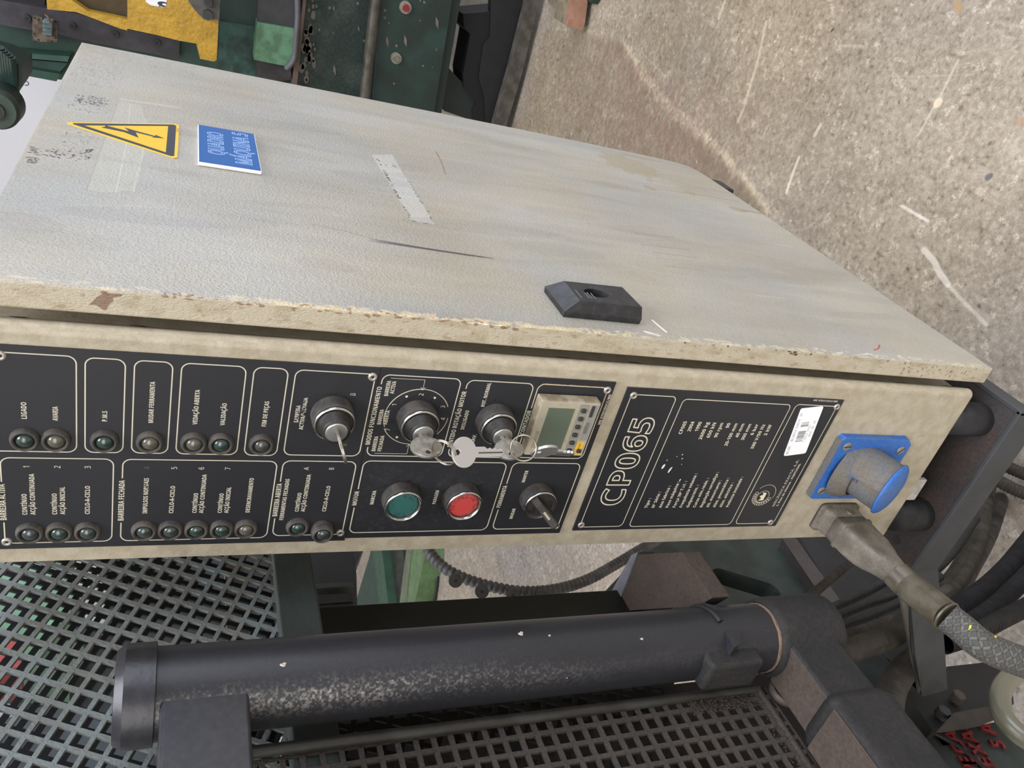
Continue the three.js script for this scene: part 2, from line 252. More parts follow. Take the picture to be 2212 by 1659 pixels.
// door: uv map covers the front face (0 to 0.9 of u) and a strip of the bare cream edge
const DW = 0.593, DH = 0.805, DT = 1.65, K = 2.5;
const doorMap = canvasTex(1640, 2012, (g, w, h) => {
  const R = rng(21), img = g.createImageData(w, h), d = img.data, fw = DW * 1000 * K;
  for (let j = 0; j < h; j++) for (let i = 0; i < w; i++) {
    const p = i / K, q = j / K, k = (j * w + i) * 4;
    if (i > fw + 8) { const n = fbm(p / 12, q / 12, 61, 999, 4), f = hash2(i, j, 3) - 0.5, m = Math.max(0, Math.min(1, (n - 0.45) * 3)) * 0.5; d[k] = 186 - 34 * m + f * 14; d[k + 1] = 176 - 38 * m + f * 14; d[k + 2] = 154 - 46 * m + f * 14; d[k + 3] = 255; continue; }
    const cloud = fbm(p / 120, q / 150, 51, 999, 4), smear = fbm(p / 16 + 0.1 * q / 40, q / 170, 52, 999, 4), fine = fbm(p / 1.6, q / 1.6, 53, 999, 2), f = hash2(i, j, 2) - 0.5;
    const warm = fbm(p / 70, q / 80, 54, 999, 4);
    const L = 160 + (cloud - 0.5) * 26 + (smear - 0.5) * 15 + (fine - 0.5) * 12 + f * 7, wm = (warm - 0.22) * 34;
    d[k] = L + wm * 0.25; d[k + 1] = L - 2 - wm * 0.05; d[k + 2] = L - 10 - wm * 0.55; d[k + 3] = 255;
  }
  g.putImageData(img, 0, 0); g.scale(K, K);
  const poly = (pts, fill, stroke, lw = 0.6) => { g.beginPath(); pts.forEach(([x, y], i) => (i ? g.lineTo(x, y) : g.moveTo(x, y))); if (fill) { g.closePath(); g.fillStyle = fill; g.fill(); } if (stroke) { g.strokeStyle = stroke; g.lineWidth = lw; g.lineCap = 'round'; g.stroke(); } };
  const specks = (x0, y0, x1, y1, n, c, a = 2.2, b = 0.7) => { g.fillStyle = c; for (let i = 0; i < n; i++) { g.beginPath(); g.ellipse(x0 + R() * (x1 - x0), y0 + R() * (y1 - y0), a * (0.3 + R()), b * (0.4 + R()), R() * 0.6 - 0.3, 0, 7); g.fill(); } };
  // clear tape residue behind the warning sign and a second strip lower down
  poly([[147, 48], [270, 50], [384, 52], [386, 72], [342, 77], [250, 79], [158, 77], [146, 60]], 'rgba(184,184,166,0.34)', 'rgba(120,118,104,0.5)', 0.7);
  poly([[150, 66], [255, 66], [380, 62]], null, 'rgba(214,212,190,0.4)', 0.9); poly([[157, 77], [250, 79], [342, 77]], null, 'rgba(222,220,198,0.45)', 1.1);
  poly([[391, 55], [397, 102]], null, 'rgba(200,198,184,0.4)', 6);
  poly([[175, 287], [349, 283], [362, 307], [175, 307]], 'rgba(200,201,196,0.5)');
  specks(174, 286, 350, 288, 46, 'rgba(60,54,46,0.75)', 1.6, 0.8); specks(174, 306, 350, 308, 34, 'rgba(60,54,46,0.65)', 1.4, 0.7); specks(173, 285, 176, 308, 8, 'rgba(70,56,40,0.8)', 0.8, 1.6); specks(320, 284, 324, 307, 8, 'rgba(80,74,64,0.7)', 0.7, 1.6);
  // remains of old black lettering
  specks(356, 18, 384, 44, 95, 'rgba(40,38,38,0.8)', 1.3, 0.8); specks(330, 15, 356, 45, 34, 'rgba(40,38,38,0.55)', 0.9, 0.7);
  specks(224, 20, 300, 46, 110, 'rgba(40,38,40,0.5)', 0.8, 0.6); specks(204, 18, 224, 44, 46, 'rgba(40,36,36,0.8)', 1.3, 0.8); specks(226, 40, 236, 44, 24, 'rgba(36,34,36,0.9)', 1.5, 0.6);
  specks(186, 5, 198, 13, 40, 'rgba(70,56,50,0.8)', 1.2, 0.7); specks(205, 5, 222, 18, 34, 'rgba(70,56,50,0.7)', 0.9, 1.2); specks(420, 6, 540, 50, 420, 'rgba(90,86,84,0.12)', 4.5, 0.7); specks(540, 2, 590, 120, 160, 'rgba(96,90,84,0.1)', 3, 3);
  // scratches and rubbed marks
  poly([[403, 364], [372, 362], [324, 355]], null, 'rgba(120,72,52,0.85)', 0.9); poly([[402, 364], [385, 363]], null, 'rgba(150,60,40,0.8)', 1.1);
  poly([[365, 450], [356, 452]], null, 'rgba(110,84,66,0.7)', 0.7);
  for (let i = 0; i < 26; i++) { const o = (R() - 0.5) * 7; poly([[121 + o, 240 + R() * 20], [118 + o * 0.6, 285], [115 + o * 0.3, 320 + R() * 22]], null, `rgba(62,58,58,${0.12 + R() * 0.25})`, 0.5 + R() * 0.7); }
  poly([[120, 262], [117.5, 300], [115, 341]], null, 'rgba(60,56,58,0.6)', 1.3); poly([[139, 200], [133, 225], [121, 252]], null, 'rgba(86,82,74,0.6)', 0.7);
  for (let i = 0; i < 60; i++) { const x = 80 + R() * 440, y = 130 + R() * 600, l = 6 + R() * 46, a = Math.PI / 2 + (R() - 0.5) * 0.7; poly([[x, y], [x + Math.cos(a) * l * 0.4, y + Math.sin(a) * l]], null, R() > 0.45 ? `rgba(110,102,92,${0.08 + R() * 0.18})` : `rgba(226,222,212,${0.1 + R() * 0.2})`, 0.4 + R() * 1.6); }
  for (let i = 0; i < 90; i++) { const x = 60 + R() * 500, y = R() * 760; g.fillStyle = `rgba(104,98,88,${0.03 + R() * 0.07})`; g.beginPath(); g.ellipse(x, y, 4 + R() * 12, 20 + R() * 60, (R() - 0.5) * 0.5, 0, 7); g.fill(); }
  // splashes with drips near the lower far corner
  g.fillStyle = 'rgba(152,142,118,0.62)'; g.beginPath(); for (let i = 0; i <= 60; i++) { const a = i / 60 * 6.2832, r = 1 + 0.13 * Math.sin(a * 9) + 0.08 * Math.sin(a * 23 + 1); g.lineTo(506 + 46 * r * Math.cos(a), 664 + 40 * r * Math.sin(a)); } g.fill();
  g.fillStyle = 'rgba(150,138,112,0.6)'; for (const [x, y, a, b] of [[410, 645, 9, 9], [446, 664, 6, 5], [420, 712, 9, 10], [382, 764, 10, 14]]) { g.beginPath(); g.ellipse(x, y, a, b, 0, 0, 7); g.fill(); }
  for (const [x, y, x2, y2, a, lw] of [[560, 680, 553, 800, 0.5, 2.4], [540, 700, 532, 800, 0.4, 1.4], [523, 700, 514, 800, 0.4, 1.2], [500, 700, 496, 800, 0.4, 1.2], [486, 696, 480, 800, 0.35, 1.1], [410, 650, 424, 800, 0.5, 1.5], [446, 668, 452, 800, 0.35, 1.1], [420, 716, 417, 786, 0.4, 1.4], [382, 770, 381, 800, 0.8, 2.6], [572, 725, 568, 800, 0.4, 1.6]]) poly([[x, y], [(x + x2) / 2 + 2, (y + y2) / 2], [x2, y2]], null, `rgba(112,98,78,${a})`, lw);
  for (let i = 0; i < 7; i++) poly([[150 + i * 16, 520 + R() * 14], [150 + i * 16 + R() * 6, 560 + R() * 30]], null, 'rgba(128,104,84,0.35)', 0.8 + R() * 1.6);
  poly([[30, 448], [22, 449], [12, 451]], null, 'rgba(248,248,248,0.95)', 1.8); poly([[9, 431], [5, 440]], null, 'rgba(236,234,228,0.8)', 3);
  poly([[26, 685], [22, 681], [18, 676], [14.5, 668]], null, 'rgba(178,52,44,0.9)', 1.3); specks(2, 590, 8, 720, 24, 'rgba(240,238,230,0.7)', 0.7, 2.2);
  specks(40, 100, 560, 780, 160, 'rgba(76,66,56,0.35)', 0.7, 0.6);
  // worn front corner
  specks(0, 150, 4, 420, 130, 'rgba(198,182,146,0.75)', 1.6, 3.4); specks(0, 90, 3, 300, 60, 'rgba(120,86,58,0.6)', 0.9, 1.4); specks(0, 0, 6, 800, 160, 'rgba(204,192,160,0.55)', 1.8, 4);
  // brown patch of bared filler on the narrow edge and other chips (strip: 620.. is z from 0 to -17 mm)
  const sx = (z) => 606 + z * 2.2; g.fillStyle = 'rgba(112,92,76,0.95)';
  poly([[11.8, 63], [9.1, 65.3], [6.2, 67.4], [3.6, 70.9], [3.3, 79.9], [4.7, 79.5], [6.1, 74.9], [8, 75.6], [10.5, 73.5], [14.3, 71.8], [14.7, 70.7], [12.8, 68.5], [11.5, 66]].map(([z, q]) => [sx(z), q]), 'rgba(132,108,88,0.95)');
  specks(sx(0), 70, sx(4), 330, 60, 'rgba(120,90,60,0.6)', 2, 2); specks(sx(0), 440, sx(4), 620, 10, 'rgba(60,46,36,0.8)', 2, 1.2); specks(sx(1), 560, sx(5), 572, 14, 'rgba(90,64,44,0.9)', 2.4, 1.2); specks(sx(2), 690, sx(15), 790, 60, 'rgba(116,92,62,0.5)', 2.4, 1); specks(sx(0), 240, sx(2), 320, 30, 'rgba(240,232,210,0.8)', 1.2, 4);
  specks(sx(0), 0, sx(17), 800, 120, 'rgba(112,88,60,0.25)', 2.4, 2);
});
doorMap.wrapS = doorMap.wrapT = THREE.ClampToEdgeWrapping;
const doorBump = dataTex(512, 512, (x, y) => { const n = vnoise(x * 76, y * 76, 71, 76) * 0.6 + vnoise(x * 152, y * 152, 72, 152) * 0.4, v = Math.max(0, Math.min(1, (n - 0.36) * 3.2)) * 255; return [v, v, v]; }, false, [0.656 / 0.1, 0.8048 / 0.1]);
const doorMat = mat({ map: doorMap, bumpMap: doorBump, bumpScale: 0.00015, roughness: 0.42 });
{ const q = [[0, 0.8455], [0.50, 0.8455], [0.548, 0.8475], [0.5655, 0.855], [0.577, 0.875], [0.5815, 0.91], [0.5835, 0.96], [0.588, 1.04], [0.5915, 1.14], [DW, 1.22], [DW, 1.649], [0, 1.649]];
  const s = new THREE.Shape(q.map(([x, y]) => new THREE.Vector2(x, y)));
  let g = new THREE.ExtrudeGeometry(s, { depth: 0.0135, bevelEnabled: true, bevelThickness: 0.0016, bevelSize: 0.0016, bevelSegments: 3, bevelOffset: -0.0016 }); g.translate(0, 0, -0.0151);
  g = g.toNonIndexed(); const p = g.attributes.position, nn = g.attributes.normal, uv = g.attributes.uv;
  for (let i = 0; i < p.count; i++) { const v = 1 - (DT - p.getY(i)) * 1000 * K / 2012; if (nn.getZ(i) > 0.7) uv.setXY(i, p.getX(i) * 1000 * K / 1640, v); else uv.setXY(i, (606 + Math.min(17, -p.getZ(i) * 1000) * 2.2 + 2) * K / 1640, v); }
  const door = obj('door', g, doorMat, cabinet, true);
  // latch: chamfered black block with an eye-shaped well
  const black = wornMat(0x2b2c2f, 0x3a3a3c, { amount: 0.5, grain: 8, size: 0.05, cells: 5 }, { roughness: 0.5 });
  const L = (a, b, h) => V(a / 1000, DT - b / 1000, h / 1000);
  const block = loftQuad([[20.5, 366.5, 61, 366.5, 61, 431, 20.5, 431, 0], [20, 366, 61.5, 366, 61.5, 431.5, 20, 431.5, 4.5], [24.5, 378, 57, 378, 58.5, 430, 24.5, 431, 12.5]], L);
  const ev = new Evaluator(); ev.useGroups = false;
  const well = new Brush(eyeHole(L(41, 399, 0), 10.5, 7.2)); const solid = new Brush(block); solid.updateMatrixWorld(); well.updateMatrixWorld();
  const cut = ev.evaluate(solid, well, SUBTRACTION);
  const latch = obj('door_latch', cut.geometry, black, door); latch.userData.label = 'black plastic door latch with an eye-shaped key well';
  const pinMat = mat({ color: 0x8d8f90, metalness: 0.7, roughness: 0.45 });
  obj('latch_core', [bx(0.0355, 0.0405, DT - 0.4045, DT - 0.3945, 0.0022, 0.0068, 0.0008)], pinMat, door);
  for (const [b, l] of [[381.5, 17], [388, 13], [390.5, 15], [393.5, 14]]) obj('raised_line', bx(0.030 , 0.030 + l / 1400, DT - b / 1000 - 0.0002, DT - b / 1000 + 0.0002, 0.0122, 0.01275), mat({ color: 0x77777a, roughness: 0.5 }), door);
  const hinge = obj('hinge_block', bx(0.485, 0.525, 0.822, 0.844, -0.022, -0.002, 0.003), black, cabinet); hinge.userData.label = 'black plastic hinge end below the door';
}
function loftQuad(rows, L) {   // stacked quads [x,y]*4 + height into a closed block
  const P = []; const q3 = (a, b, c) => P.push(a.x, a.y, a.z, b.x, b.y, b.z, c.x, c.y, c.z);
  const R = rows.map((r) => [0, 1, 2, 3].map((k) => L(r[2 * k], r[2 * k + 1], r[8])));
  for (let i = 0; i < R.length - 1; i++) for (let k = 0; k < 4; k++) { const a = R[i][k], b = R[i][(k + 1) % 4], c = R[i + 1][(k + 1) % 4], d = R[i + 1][k]; q3(a, d, b); q3(b, d, c); }
  const t = R.at(-1), o = R[0]; q3(t[0], t[3], t[1]); q3(t[1], t[3], t[2]); q3(o[0], o[1], o[3]); q3(o[1], o[2], o[3]);
  const g = new THREE.BufferGeometry(); g.setAttribute('position', new THREE.Float32BufferAttribute(P, 3)); g.computeVertexNormals(); g.setAttribute('uv', new THREE.Float32BufferAttribute(new Float32Array(P.length / 3 * 2), 2)); return g;
}
function eyeHole(c, a, b) { const s = new THREE.Shape(); for (let i = 0; i <= 40; i++) { const t = i / 40 * Math.PI * 2, x = b * Math.cos(t) / 1000, y = a * Math.sin(t) * (1 - 0.12 * Math.cos(t) ** 2) / 1000; i ? s.lineTo(x, y) : s.moveTo(x, y); } const g = new THREE.ExtrudeGeometry(s, { depth: 0.03, bevelEnabled: false }); g.deleteAttribute('uv'); g.setAttribute('uv', new THREE.Float32BufferAttribute(new Float32Array(g.attributes.position.count * 2), 2)); return g.translate(c.x, c.y, c.z + 0.002); }
// warning sign: yellow triangle, 100 mm
function flatSign(shape, texture, thick, z, m = {}) {
  const g = new THREE.ExtrudeGeometry(shape, { depth: thick, bevelEnabled: false, curveSegments: 6 }); g.translate(0, 0, z); return g;
}
{ const X = (a) => a / 1000, Y = (b) => DT - b / 1000;
  const s = new THREE.Shape(); const c = [[291, 17.5], [341, 104.5], [241, 104.5]], r = 4;
  c.forEach((p, i) => { const a = c[(i + 2) % 3], b = c[(i + 1) % 3], va = [a[0] - p[0], a[1] - p[1]], vb = [b[0] - p[0], b[1] - p[1]], la = Math.hypot(...va), lb = Math.hypot(...vb), k = r * 1.732; const A = [p[0] + va[0] / la * k, p[1] + va[1] / la * k], B = [p[0] + vb[0] / lb * k, p[1] + vb[1] / lb * k]; i ? s.lineTo(X(A[0]), Y(A[1])) : s.moveTo(X(A[0]), Y(A[1])); s.quadraticCurveTo(X(p[0]), Y(p[1]), X(B[0]), Y(B[1])); }); s.closePath();
  const tex = canvasTex(512, 512, (g) => {
    const k = 512 / 110; g.scale(k, k); g.translate(-236, -10); g.fillStyle = '#e3ba3a'; g.fillRect(230, 0, 130, 130);
    const path = (pts, f) => { g.beginPath(); pts.forEach(([x, y], i) => (i ? g.lineTo(x, y) : g.moveTo(x, y))); g.closePath(); g.fillStyle = f; g.fill(); };
    g.lineJoin = 'round'; path([[291, 27], [333, 99.5], [249, 99.5]], '#33343c'); g.strokeStyle = '#33343c'; g.lineWidth = 5; g.beginPath(); g.moveTo(291, 27); g.lineTo(333, 99.5); g.lineTo(249, 99.5); g.closePath(); g.stroke();
    path([[291, 33], [328.5, 95.5], [254, 95.5]], '#e2b52c');
    path([[293, 44.6], [296.5, 47.6], [300.6, 47.7], [294.6, 66], [303.6, 61.8], [299.3, 70.6], [293.2, 86.2], [296.9, 86.2], [290.5, 93.5], [287.9, 83.9], [290.3, 85], [294.6, 71], [281, 74], [290, 62.5]], '#33343c');
    g.save(); g.translate(332, 104.2); g.fillStyle = '#44423a'; g.font = 'italic 3px sans-serif'; g.scale(-1, 1); g.scale(-1, 1); g.fillText('(Dannel)', -17, 0); g.restore();
  });
  tex.flipY = true; const g = flatSign(s, tex, 0.0005, 0.0001); const p = g.attributes.position, uv = g.attributes.uv; for (let i = 0; i < p.count; i++) uv.setXY(i, (p.getX(i) * 1000 - 236) / 110, 1 - ((DT - p.getY(i)) * 1000 - 10) / 110);
  tag(obj('warning_sign', g, mat({ map: tex, roughness: 0.7 }), scene, true), 'yellow triangular electric-shock warning sticker with a black lightning arrow on the grey door', 'warning sign');
}
{ // engraved blue plate
  const x0 = 0.2345, x1 = 0.3395, y0 = DT - 0.1695, y1 = DT - 0.12;
  const tex = canvasTex(1050, 496, (g) => {
    g.fillStyle = '#1b5796'; g.fillRect(0, 0, 1050, 496); g.lineJoin = 'round';
    const word = (str, xa, xb, base, cap) => { g.save(); g.font = '200px sans-serif'; const w = g.measureText(str).width; g.translate(xa, base); g.scale((xb - xa) / w, cap / 143); g.lineWidth = 11; g.strokeStyle = '#cfe0f4'; g.strokeText(str, 0, 0); g.lineWidth = 4; g.strokeStyle = '#1c5aa6'; g.strokeText(str, 0, 0); g.fillStyle = '#1c5aa6'; g.fillText(str, 0, 0); g.lineWidth = 3; g.strokeStyle = 'rgba(190,214,240,0.8)'; g.strokeText(str, 0, 0); g.restore(); };
    word('QUADRO', 252, 890, 205, 122); word('MÁQUINA 5', 100, 1002, 425, 128);
  });
  const body = bx(x0, x1, y0, y1, 0.0003, 0.0032, 0.0003);
  const t = thing('name_plate', 'small blue engraved plate with white rim reading QUADRO MÁQUINA 5', 'sign', [(x0 + x1) / 2, y0, 0.0003]);
  obj('plate', body, mat({ color: 0xf2f3f3, roughness: 0.45 }), t);
  const f = new THREE.PlaneGeometry(x1 - x0 - 0.0016, y1 - y0 - 0.0014); f.translate((x0 + x1) / 2, (y0 + y1) / 2, 0); const fb = bx(x0 + 0.0008, x1 - 0.0008, y0 + 0.0007, y1 - 0.0007, 0.003, 0.0036); const p = fb.attributes.position, uv = fb.attributes.uv; for (let i = 0; i < p.count; i++) uv.setXY(i, (p.getX(i) - x0) / (x1 - x0), (p.getY(i) - y0) / (y1 - y0));
  obj('engraved_face', fb, mat({ map: tex, roughness: 0.7 }), t, true);
}
// ---------------------------------------------------------------- printed control plates
const PK = 5;
function printer(g) {   // draws in millimetres of the plate
  const INK = '#d9d2bb';
  const text = (str, s0, s1, t, cap, o = {}) => { g.save(); g.font = `${o.bold === false ? '' : 'bold '}40px sans-serif`; const w = g.measureText(str).width; g.translate(s0, t + cap / 2 + (o.dy || 0)); g.scale((s1 - s0) / w, cap / 28.6); g.fillStyle = o.ink || INK; g.globalAlpha = o.alpha ?? 1; g.fillText(str, 0, 0); g.restore(); };
  const frame = (s0, t0, s1, t1, gap, r = 5) => { g.strokeStyle = INK; g.lineWidth = 0.75; g.beginPath(); g.roundRect(s0, t0, s1 - s0, t1 - t0, r); g.stroke(); if (gap) { g.fillStyle = PLATE; g.fillRect(gap[0] - 1.5, t0 - 1, gap[1] - gap[0] + 3, 2); } };
  return { text, frame, INK };
}
const PLATE = '#26272a';
function plateBase(g, w, h, seed) { const R = rng(seed); g.fillStyle = PLATE; g.fillRect(0, 0, w, h); for (let i = 0; i < w * h / 900; i++) { g.fillStyle = R() > 0.5 ? 'rgba(70,72,78,0.10)' : 'rgba(10,10,12,0.12)'; g.beginPath(); g.ellipse(R() * w, R() * h, 1 + R() * 5, 1 + R() * 3, R() * 3, 0, 7); g.fill(); } }
const S0 = 12.5, T0 = -1;                                          // plate map origin
const panelMap = canvasTex(152 * PK, 402 * PK, (g, w, h) => {
  plateBase(g, w, h, 2); g.scale(PK, PK); g.translate(-S0, -T0);
  const { text, frame, INK } = printer(g), R = rng(6);
  // right column
  frame(90.3, 3, 158, 47.7); frame(90.4, 52.2, 157.7, 72.9); frame(90.5, 77.7, 157.8, 98.3); frame(90.4, 103.1, 157.8, 139.7); frame(90.2, 144.3, 157.9, 164.8);
  frame(91, 169.3, 157.8, 220); frame(91.6, 225, 158, 279.6, [100.5, 149]); frame(91.8, 284.4, 157.6, 334.5, [100.3, 148.8]); frame(92.2, 338.1, 157.8, 394.9, [113, 135.3]);
  // left column
  frame(17.6, 7.8, 85.4, 67.9, [36.5, 65.6]); frame(17.5, 73.1, 85.4, 166.2, [34.8, 68.8]); frame(19, 170, 86, 219.4, [36.8, 66.6]); frame(20.2, 224.4, 86.9, 333.2, [46, 60]); frame(20.7, 338, 87.2, 396, [42.7, 65.3]);
  const rows = [['LIGADO', 113.6, 125.6, 21], ['AVARIA', 113.2, 123.3, 36.8], ['P.M.S', 113.5, 121.4, 62.6], ['MUDAR FERRAMENTA', 113.5, 143.7, 87.8], ['VEDAÇÃO ABERTA', 113.5, 139.5, 113], ['VALIDAÇÃO', 113.5, 130.5, 129.2], ['FIM DE PEÇAS', 113.4, 133.2, 154.5],
    ['BARREIRA', 117.5, 131, 174.3], ['ACTIVA/FECHADA', 112, 137.2, 178], ['CONTÍNUO', 40.9, 57.9, 19.3], ['ACÇÃO CONTINUADA', 41, 73.4, 23.6], ['CONTÍNUO', 40.9, 58.2, 35.4], ['ACÇÃO INICIAL', 41, 63.4, 39.9], ['CICLO-A-CICLO', 40.9, 64.2, 53.7],
    ['IMPULSOS NORMAIS', 40.9, 70.7, 87], ['CICLO-A-CICLO', 40.9, 64.3, 102.8], ['CONTÍNUO', 40.9, 58.3, 117.2], ['ACÇÃO CONTINUADA', 40.8, 73.9, 121.5], ['CONTÍNUO', 40.7, 58, 133.2], ['ACÇÃO INICIAL', 40.6, 63.3, 137.5], ['DESENCRAVAMENTO', 40.7, 71.2, 151.2],
    ['FERRAMENTAS FECHADAS', 33.4, 70.6, 174.7], ['CONTÍNUO', 41.1, 58.4, 184.3], ['ACÇÃO CONTINUADA', 41.1, 74.4, 188.4], ['CICLO-A-CICLO', 41, 64.6, 203.3], ['MARCHA', 47.1, 60.2, 236.7], ['PARAGEM', 47, 60.6, 284], ['MUDAR', 31.2, 42.1, 351.4], ['MANTER', 68.2, 79.9, 351.4],
    ['BARREIRA', 141.3, 153.5, 229.9], ['ACTIVA', 143.5, 153.4, 233.4], ['BARREIRA', 118, 130.5, 229.3], ['ABERTA', 118.2, 130, 233.4], ['BARREIRA', 95.3, 108.2, 229.4], ['FECHADA', 95.4, 109, 233.7], ['DESLIGADO', 116.1, 132.7, 290], ['ROT. NORMAL', 136.1, 156.4, 300.4], ['ENCRAV.', 96, 112.7, 300.6]];
  for (const [s, a, b, t] of rows) text(s, a, b, t, 2.75);
  for (const [s, a, b, t] of [['BARREIRA ACTIVA', 36.6, 65.4, 7.8], ['BARREIRA FECHADA', 34.9, 68.7, 73.1], ['BARREIRA ABERTA', 36.9, 66.5, 169.8], ['MODOS FUNCIONAMENTO', 100.7, 148.6, 224.4], ['SENTIDO ROTAÇÃO MOTOR', 100.3, 148.4, 284], ['CONTADOR', 113.3, 134.9, 337.5], ['MOTOR', 46.2, 59.8, 224.1], ['FERRAMENTA', 42.9, 65.1, 337.6]]) text(s, a, b, t, 3.2);
  text('ME 970310SCC/BD', 124.6, 152.4, 398.4, 2);
  for (const [c, t, al] of [['1', 21.2], ['2', 37.4], ['3', 53.7], ['4', 87, 0.25], ['5', 103], ['6', 119.2], ['7', 135.3]]) text(c, 77.8, 80, t, 3.4, { bold: false, alpha: al ?? 1 });
  text('A', 78.3, 80.9, 186, 3.3, { bold: false }); text('B', 78.6, 80.8, 203, 3.3, { bold: false }); text('B', 140.2, 142.6, 207.7, 3.3, { bold: false }); text('A', 99.3, 101.3, 208.9, 2.8, { bold: false, alpha: 0.55, ink: '#c9a648' });
  // mode dial
  g.strokeStyle = INK; g.lineWidth = 0.5; const cx = 125.5, cy = 254.2, arc = (a, b, r) => { g.beginPath(); g.arc(cx, cy, r, a, b); g.stroke(); };
  arc(-1.99, -0.0, 22.6); arc(-0.0, 0.0, 22.6);
  const dir = (s, t) => Math.atan2(t - cy, s - cx);
  arc(dir(134.7, 233.2), dir(134.8, 275), 22.8); arc(dir(125.7, 277.1), dir(111.1, 272.7), 22.8); arc(dir(102.2, 254.3), dir(114.7, 232.8), 23.2);
  for (const [c, s, t] of [['1', 134.9, 236.9], ['2', 144, 253.9], ['3', 134.9, 271.3], ['4', 124.8, 273.6], ['7', 114.1, 236.2]]) text(c, s - 1.1, s + 1.1, t, 3.2, { bold: false });
  g.fillStyle = INK; for (const [s, t] of [[141.8, 244], [141.8, 263.8], [107.9, 243.8]]) { g.beginPath(); g.arc(s, t, 0.95, 0, 7); g.fill(); }
  g.lineWidth = 0.35; const path = (p) => { g.beginPath(); p.forEach(([s, t], i) => (i ? g.lineTo(s, t) : g.moveTo(s, t))); g.stroke(); };
  path([[155.6, 230.5], [155.6, 254], [147.6, 254]]); path([[149.8, 252.4], [147.6, 254], [149.8, 255.6]]); path([[93.7, 230.6], [93.7, 253.7], [102, 253.7]]); path([[99.8, 252.1], [102, 253.7], [99.8, 255.3]]);
  // wear: rubbed lettering, grey smudges round the motor buttons, stained rim
  g.fillStyle = PLATE; for (let i = 0; i < 40; i++) { g.fillRect(118 + R() * 20, 173 + R() * 7, 0.5 + R() * 1.6, 0.3 + R()); } for (let i = 0; i < 10; i++) g.fillRect(62 + R() * 4, 86 + R() * 2.4, 0.6, 0.8);
  for (let i = 0; i < 420; i++) { const s = 22 + R() * 62, t = 228 + R() * 102; g.fillStyle = `rgba(118,120,124,${0.03 + R() * 0.06})`; g.beginPath(); g.ellipse(s, t, 0.4 + R() * 2.4, 0.3 + R() * 1.4, R() * 3, 0, 7); g.fill(); }
  for (let i = 0; i < 300; i++) { const a = R() * 6.28, r = 13 + R() * 6, [s, t] = [[125.5, 196.5], [125.5, 254.2], [125.5, 311.8], [54, 257], [54, 303.5]][i % 5]; g.fillStyle = `rgba(10,10,11,${0.1 + R() * 0.2})`; g.beginPath(); g.ellipse(s + r * Math.cos(a), t + r * Math.sin(a), 0.6 + R() * 1.6, 0.4 + R(), R() * 3, 0, 7); g.fill(); }
  for (let i = 0; i < 90; i++) { g.fillStyle = 'rgba(196,150,110,0.4)'; g.fillRect(157.6 + R() * 0.6, 340 + R() * 55, 0.4, 1 + R() * 2); g.fillRect(125 + R() * 33, 394.6 + R() * 0.5, 1 + R() * 2, 0.4); }
  for (let i = 0; i < 60; i++) { g.strokeStyle = `rgba(150,152,156,${0.06 + R() * 0.1})`; g.lineWidth = 0.12 + R() * 0.2; const s = 18 + R() * 140, t = R() * 396; path([[s, t], [s + (R() - 0.5) * 8, t + (R() - 0.5) * 8]]); }
});
function plateUV(g, s0, t0, ws, ht) { g = g.index ? g.toNonIndexed() : g; const p = g.attributes.position, uv = g.attributes.uv; for (let i = 0; i < p.count; i++) uv.setXY(i, ((p.getZ(i) - ZL) * 1000 - s0) / ws, 1 - ((YT - p.getY(i)) * 1000 - t0) / ht); return g; }
const slab = (s0, s1, t0, t1, h0, h1, r = 0) => bx(XP - h1 / 1000, XP - h0 / 1000, YT - t1 / 1000, YT - t0 / 1000, ZL + s0 / 1000, ZL + s1 / 1000, r);
const plateMat = mat({ map: panelMap, roughness: 0.42 });
const panel = thing('control_panel', 'black printed control panel with rows of indicator lamps, three key switches and two motor buttons', 'control panel', [XP - 0.0015, YT - 0.4, ZL + 0.0875]);
obj('plate', plateUV(slab(12.7, 162.6, -0.6, 222.4, 0.1, 1.5), S0, T0, 152, 402), plateMat, panel, true);
obj('plate', plateUV(slab(15, 162.8, 222.8, 399.8, 0.1, 1.5), S0, T0, 152, 402), plateMat, panel, true);
const steel = mat({ color: 0xb9b9b6, metalness: 0.85, roughness: 0.34 }), chrome = mat({ color: 0xcfcfcd, metalness: 1, roughness: 0.2 }), rivetMat = mat({ color: 0xb4afa4, metalness: 0.6, roughness: 0.45 });
const blackPlastic = wornMat(0x232322, 0x4a443c, { amount: 0.6, grain: 8, size: 0.05, cells: 6, seed: 12 }, { roughness: 0.5, bumpMap: BUMP_DUST, bumpScale: 0.0001 });
const dustyPlastic = wornMat(0x3a3835, 0x5a5249, { own: true, amount: 0.75, grain: 9, size: 0.04, cells: 5, seed: 14 }, { roughness: 0.72, bumpMap: BUMP_DUST, bumpScale: 0.00015 });
const rotOut = (g) => g.rotateZ(Math.PI / 2);                       // lathe axis to -x, out of the control side
const put = (g, s, t, h = 1.5) => { const p = pt(s, t, h); return g.translate(p.x, p.y, p.z); };
const mm = (prof) => prof.map(([r, h]) => [r / 1000, h / 1000]);
function rivet(s, t, parent, h = 1.5) { const r = obj('rivet', put(rotOut(lathe(mm([[0, 0.5], [1.1, 0.5], [1.3, 1.0], [2, 1.25], [2.8, 0.9], [3.1, 0.0]]), 20)), s, t, h), rivetMat, parent); obj('rivet_hole', put(rotOut(lathe(mm([[0, 0.7], [0.95, 0.65], [1.1, 0.3]]), 12)), s, t, h), mat({ color: 0x2b2420 }), r); }
{ const mmp = (u, v) => { const p = at(u, v, 'x', XP - 0.0015); return [(p.z - ZL) * 1000, (YT - p.y) * 1000]; };
  for (const [u, v] of [[0, 768], [15, 1170], [805, 814], [735, 1151], [1312, 843], [1201, 1136]]) rivet(...mmp(u, v), panel); }
